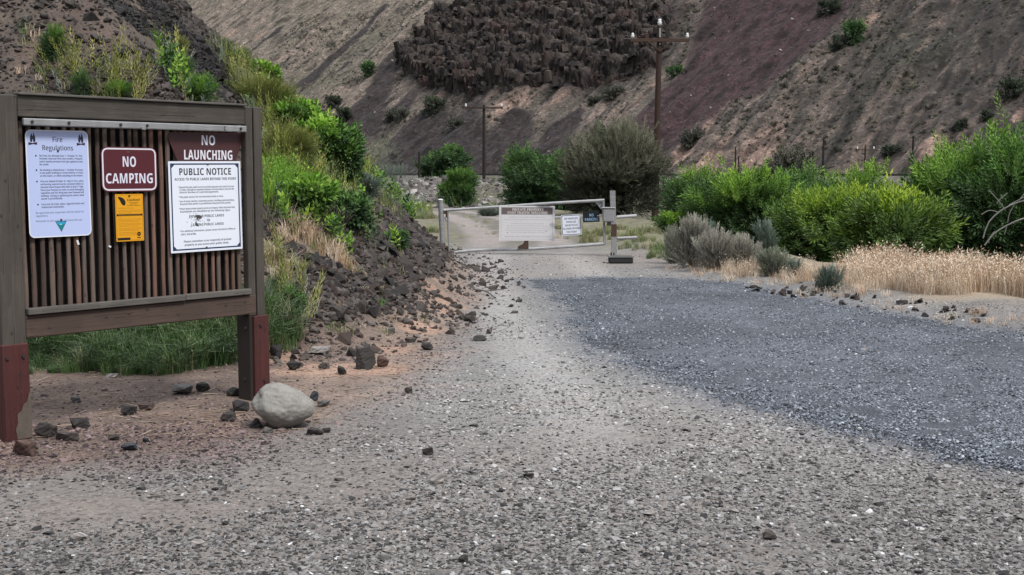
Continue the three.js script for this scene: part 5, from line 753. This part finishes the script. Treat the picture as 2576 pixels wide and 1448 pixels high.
{ // under the board
  const list = []; for (let i = 0; i < 2600; i++) { const x = rr(-5.4, -1.95), d = rr(9.0, 10.9), n = fbm(x * 1.3, d * 1.3, 3); if (d < 9.45 + n * 0.9 + smooth(-2.6, -1.9, x) * 0.6) continue; const f = rr(0.6, 1.35) * smooth(8.9, 10.0, d + n); list.push([mat4(V(x, height(x, d) - 0.01, -d), V(f, f, f), rr(-0.2, 0.2), rnd() * 6.28, rr(-0.2, 0.2)), tone(rnd() < 0.1 ? pick(PALE) : pick(GREEN), 0.2)]); }
  grass('green_grass', 'lush green grass behind and under the signboard', mid, list, leafMat);
  grass('green_grass', 'straggling green tufts on the dirt under the signboard', mid, field([[400, 930, 26], [370, 915, 30], [440, 905, 30], [232, 1000, 20], [160, 900, 40], [300, 905, 40]], 26, 0.7, GREEN), leafMat);
}
grass('long_grass', 'long lime green grass on the near slope beside the signboard', tall, field([[740, 500, 66], [700, 480, 46], [780, 512, 40], [690, 525, 40], [800, 490, 36]], 170, 1.0, LIME), leafMat);
grass('dry_slope_grass', 'dry pale grass strips between the rubble of the near slope', mid, field([[740, 575, 60], [780, 605, 55], [700, 600, 50], [840, 645, 45], [870, 670, 34], [820, 620, 50], [700, 690, 45], [735, 672, 30], [680, 650, 40]], 70, 0.95, [...STRAW, [0.3, 0.3, 0.14], [0.36, 0.33, 0.18]]));
grass('green_slope_grass', 'green tufts low on the near slope beside the right post', mid, field([[720, 745, 50], [700, 770, 40], [745, 770, 36], [690, 720, 30]], 60, 0.8, [...GREEN, [0.2, 0.26, 0.09]]), leafMat);
grass('pale_slope_grass', 'pale green grass at the foot of the slope behind the hinge post', mid, field([[1040, 520, 44], [1070, 550, 40], [1085, 585, 30], [1010, 500, 40], [1030, 550, 30], [1075, 520, 30]], 42, 1.1, [...PALE, [0.16, 0.24, 0.08]]));
grass('sparse_slope_grass', 'sparse thin grass scattered over the rubble of the near slope', low, field([[780, 820, 60], [880, 830, 70], [960, 780, 60], [1000, 700, 60], [920, 720, 60], [860, 760, 50], [1060, 810, 50], [980, 840, 40], [700, 850, 40], [400, 200, 120, 0.5], [200, 180, 120, 0.5], [80, 120, 120, 0.6], [300, 230, 80, 0.6], [120, 225, 80], [60, 90, 60]], 11, 1.2, [...PALE, ...GREEN, ...STRAW]));
grass('crest_grass', 'yellow green grass among the shrubs on the crest of the slope', [...mid, tall[0]], field([[640, 245, 60], [700, 290, 60], [760, 310, 60], [820, 350, 60], [700, 400, 60], [880, 410, 60], [940, 470, 60], [900, 530, 50], [600, 225, 40], [580, 170, 40], [620, 190, 40], [690, 330, 60], [780, 440, 60], [840, 500, 60], [960, 520, 50]], 60, 1.15, [...PALE, [0.18, 0.24, 0.06], [0.13, 0.2, 0.05]]));
{ // weeds of many kinds over the upper slope
  seed = 3750; const ks = [...SP.broad, ...SP.sage, ...SP.fine], ls = ks.map(() => []), cols = [C.bright, C.green, C.sage, C.blueSage, C.yellow, C.yellow];
  for (const [px, py, rp, k] of [[680, 260, 70, 1], [760, 300, 70, 1], [700, 340, 70, 1], [780, 380, 80, 1], [690, 420, 70, 1], [850, 420, 80, 0.5], [760, 470, 80, 1], [860, 520, 80, 0.7], [930, 470, 70, 0.35], [990, 510, 60, 0.35], [1040, 540, 50, 0.8], [700, 540, 60, 0.7], [820, 580, 70, 0.5], [640, 230, 50, 1], [600, 200, 50, 0.9], [460, 240, 60, 0.8], [300, 235, 70, 0.6], [450, 180, 50, 0.5], [180, 200, 60, 0.4], [730, 780, 60, 0.9], [720, 700, 50, 0.4], [950, 620, 60, 0.25]]) {
    const c = hit(px, py), r = rp * -c.z / FOCAL, n = Math.round(330 * k * Math.min(1.6, r * r * 3.2)); for (let i = 0; i < n; i++) { const a = rnd() * 6.28, q = r * Math.sqrt(rnd()), x = c.x + Math.cos(a) * q, d = -c.z + Math.sin(a) * q, m = fbm(x * 0.8, d * 0.8, 2, 5.1), t = clamp(Math.floor((m * 1.6 + 0.5 + rr(-0.2, 0.2)) * 3), 0, 2), j = t * 2 + (rnd() < 0.5 ? 0 : 1), f = rr(0.45, 1.0) * (t === 0 ? 1 : 0.9), col = pick(cols[j]); ls[j].push([mat4(V(x, height(x, d) + (t === 0 ? rr(0, 0.2) : 0), -d), V(f, f, f), rr(-0.7, 0.7), rnd() * 6.28, rr(-0.7, 0.7)), tone(col, 0.2)]); }
  }
  const g = new THREE.Group(); g.name = 'slope_weeds'; scene.add(g); tag(g, 'mixed green and grey weeds covering the crest of the near slope', null, null, 'stuff'); ks.forEach((k, j) => ls[j].length && instanced('weeds', k, leafMat, ls[j], g));
}
{ // stones on the rough bank behind the track
  seed = 3770; const rk = [0, 1, 2].map((k) => rockGeo(3390 + k, 1, 0.7, 0.8, 12, 0.6)), rl = rk.map(() => []);
  for (let i = 0; i < 2600; i++) { const d = rr(58, 110), x = d * rr(-0.16, 0.06), k = 0.1 + 0.35 * rnd() ** 3; pick(rl).push([mat4(V(x, height(x, d), -d), V(k, k, k), rnd(), rnd() * 6, rnd()), tone(pick([[0.2, 0.18, 0.175], [0.1, 0.088, 0.085], [0.07, 0.06, 0.06], [0.32, 0.3, 0.29]]), 0.25)]); }
  const g = new THREE.Group(); g.name = 'bank_stones'; scene.add(g); tag(g, 'grey stones strewn over the low bank behind the track', null, null, 'stuff'); rk.forEach((c, k) => instanced('stones', c, std({ color: 0xffffff }), rl[k], g));
  const ls = SP.sage.map(() => []); for (let i = 0; i < 900; i++) { const d = rr(56, 100), x = d * rr(-0.16, 0.08), f = rr(0.8, 2); pick(ls).push([mat4(V(x, height(x, d), -d), V(f, f, f), rr(-0.7, 0.7), rnd() * 6, rr(-0.7, 0.7)), tone(pick([...C.blueSage, ...C.green, C.yellow[0]]), 0.25)]); }
  const q = new THREE.Group(); q.name = 'bank_weeds'; scene.add(q); tag(q, 'scattered grey green weeds on the low bank behind the track', null, null, 'stuff'); SP.sage.forEach((c, k) => instanced('weeds', c, dryMat, ls[k], q));
}
{ // a fallen stick on the gravel
  const a = hit(1190, 732), b = hit(1246, 754), st = thing('stick', 'thin dry stick lying on the gravel below the hinge side of the gate', 'stick', a), e = b.clone().sub(a), U = (t, dx, dy) => V(e.x * t + dx, e.y * t + 0.02 + dy, e.z * t); part('twig', [new THREE.TubeGeometry(new THREE.CatmullRomCurve3([U(0, 0, 0), U(0.4, 0.05, 0.02), U(1, 0, 0)]), 10, 0.011, 5), new THREE.TubeGeometry(new THREE.CatmullRomCurve3([U(0.4, 0.05, 0.02), U(0.6, 0.12, 0.06), U(0.7, 0.2, 0.07)]), 6, 0.006, 5)], paleBark, st);
}
{ // dead stalks on the dirt
  seed = 3800; const list = []; const g = new THREE.CylinderGeometry(0.0022, 0.003, 1, 4).rotateZ(Math.PI / 2); for (let i = 0; i < 650; i++) { const px = rr(80, 1180), py = rr(800, 1100), r = ray(px, py), k = -EYE / r.y, x = r.x * k, d = -r.z * k, L = land(x, d); if (L.toe > 0.3) continue; if (dirtMask(x, d) < 0.5) continue; const s = rr(0.03, 0.13) * (rnd() > 0.96 ? 2 : 1); list.push([mat4(V(x, L.h + 0.006, -d), V(s, 1, 1), 0, rnd() * 6.28, rr(-0.12, 0.12)), tone(pick([[0.3, 0.22, 0.16], [0.22, 0.155, 0.115], [0.38, 0.31, 0.24]]), 0.2)]); }
  const s = new THREE.Group(); s.name = 'dead_stalks'; scene.add(s); tag(s, 'dead grass stalks strewn over the reddish dirt', null, null, 'stuff'); instanced('stalks', g, dryMat, list, s);
}
renderer.render(scene, camera);
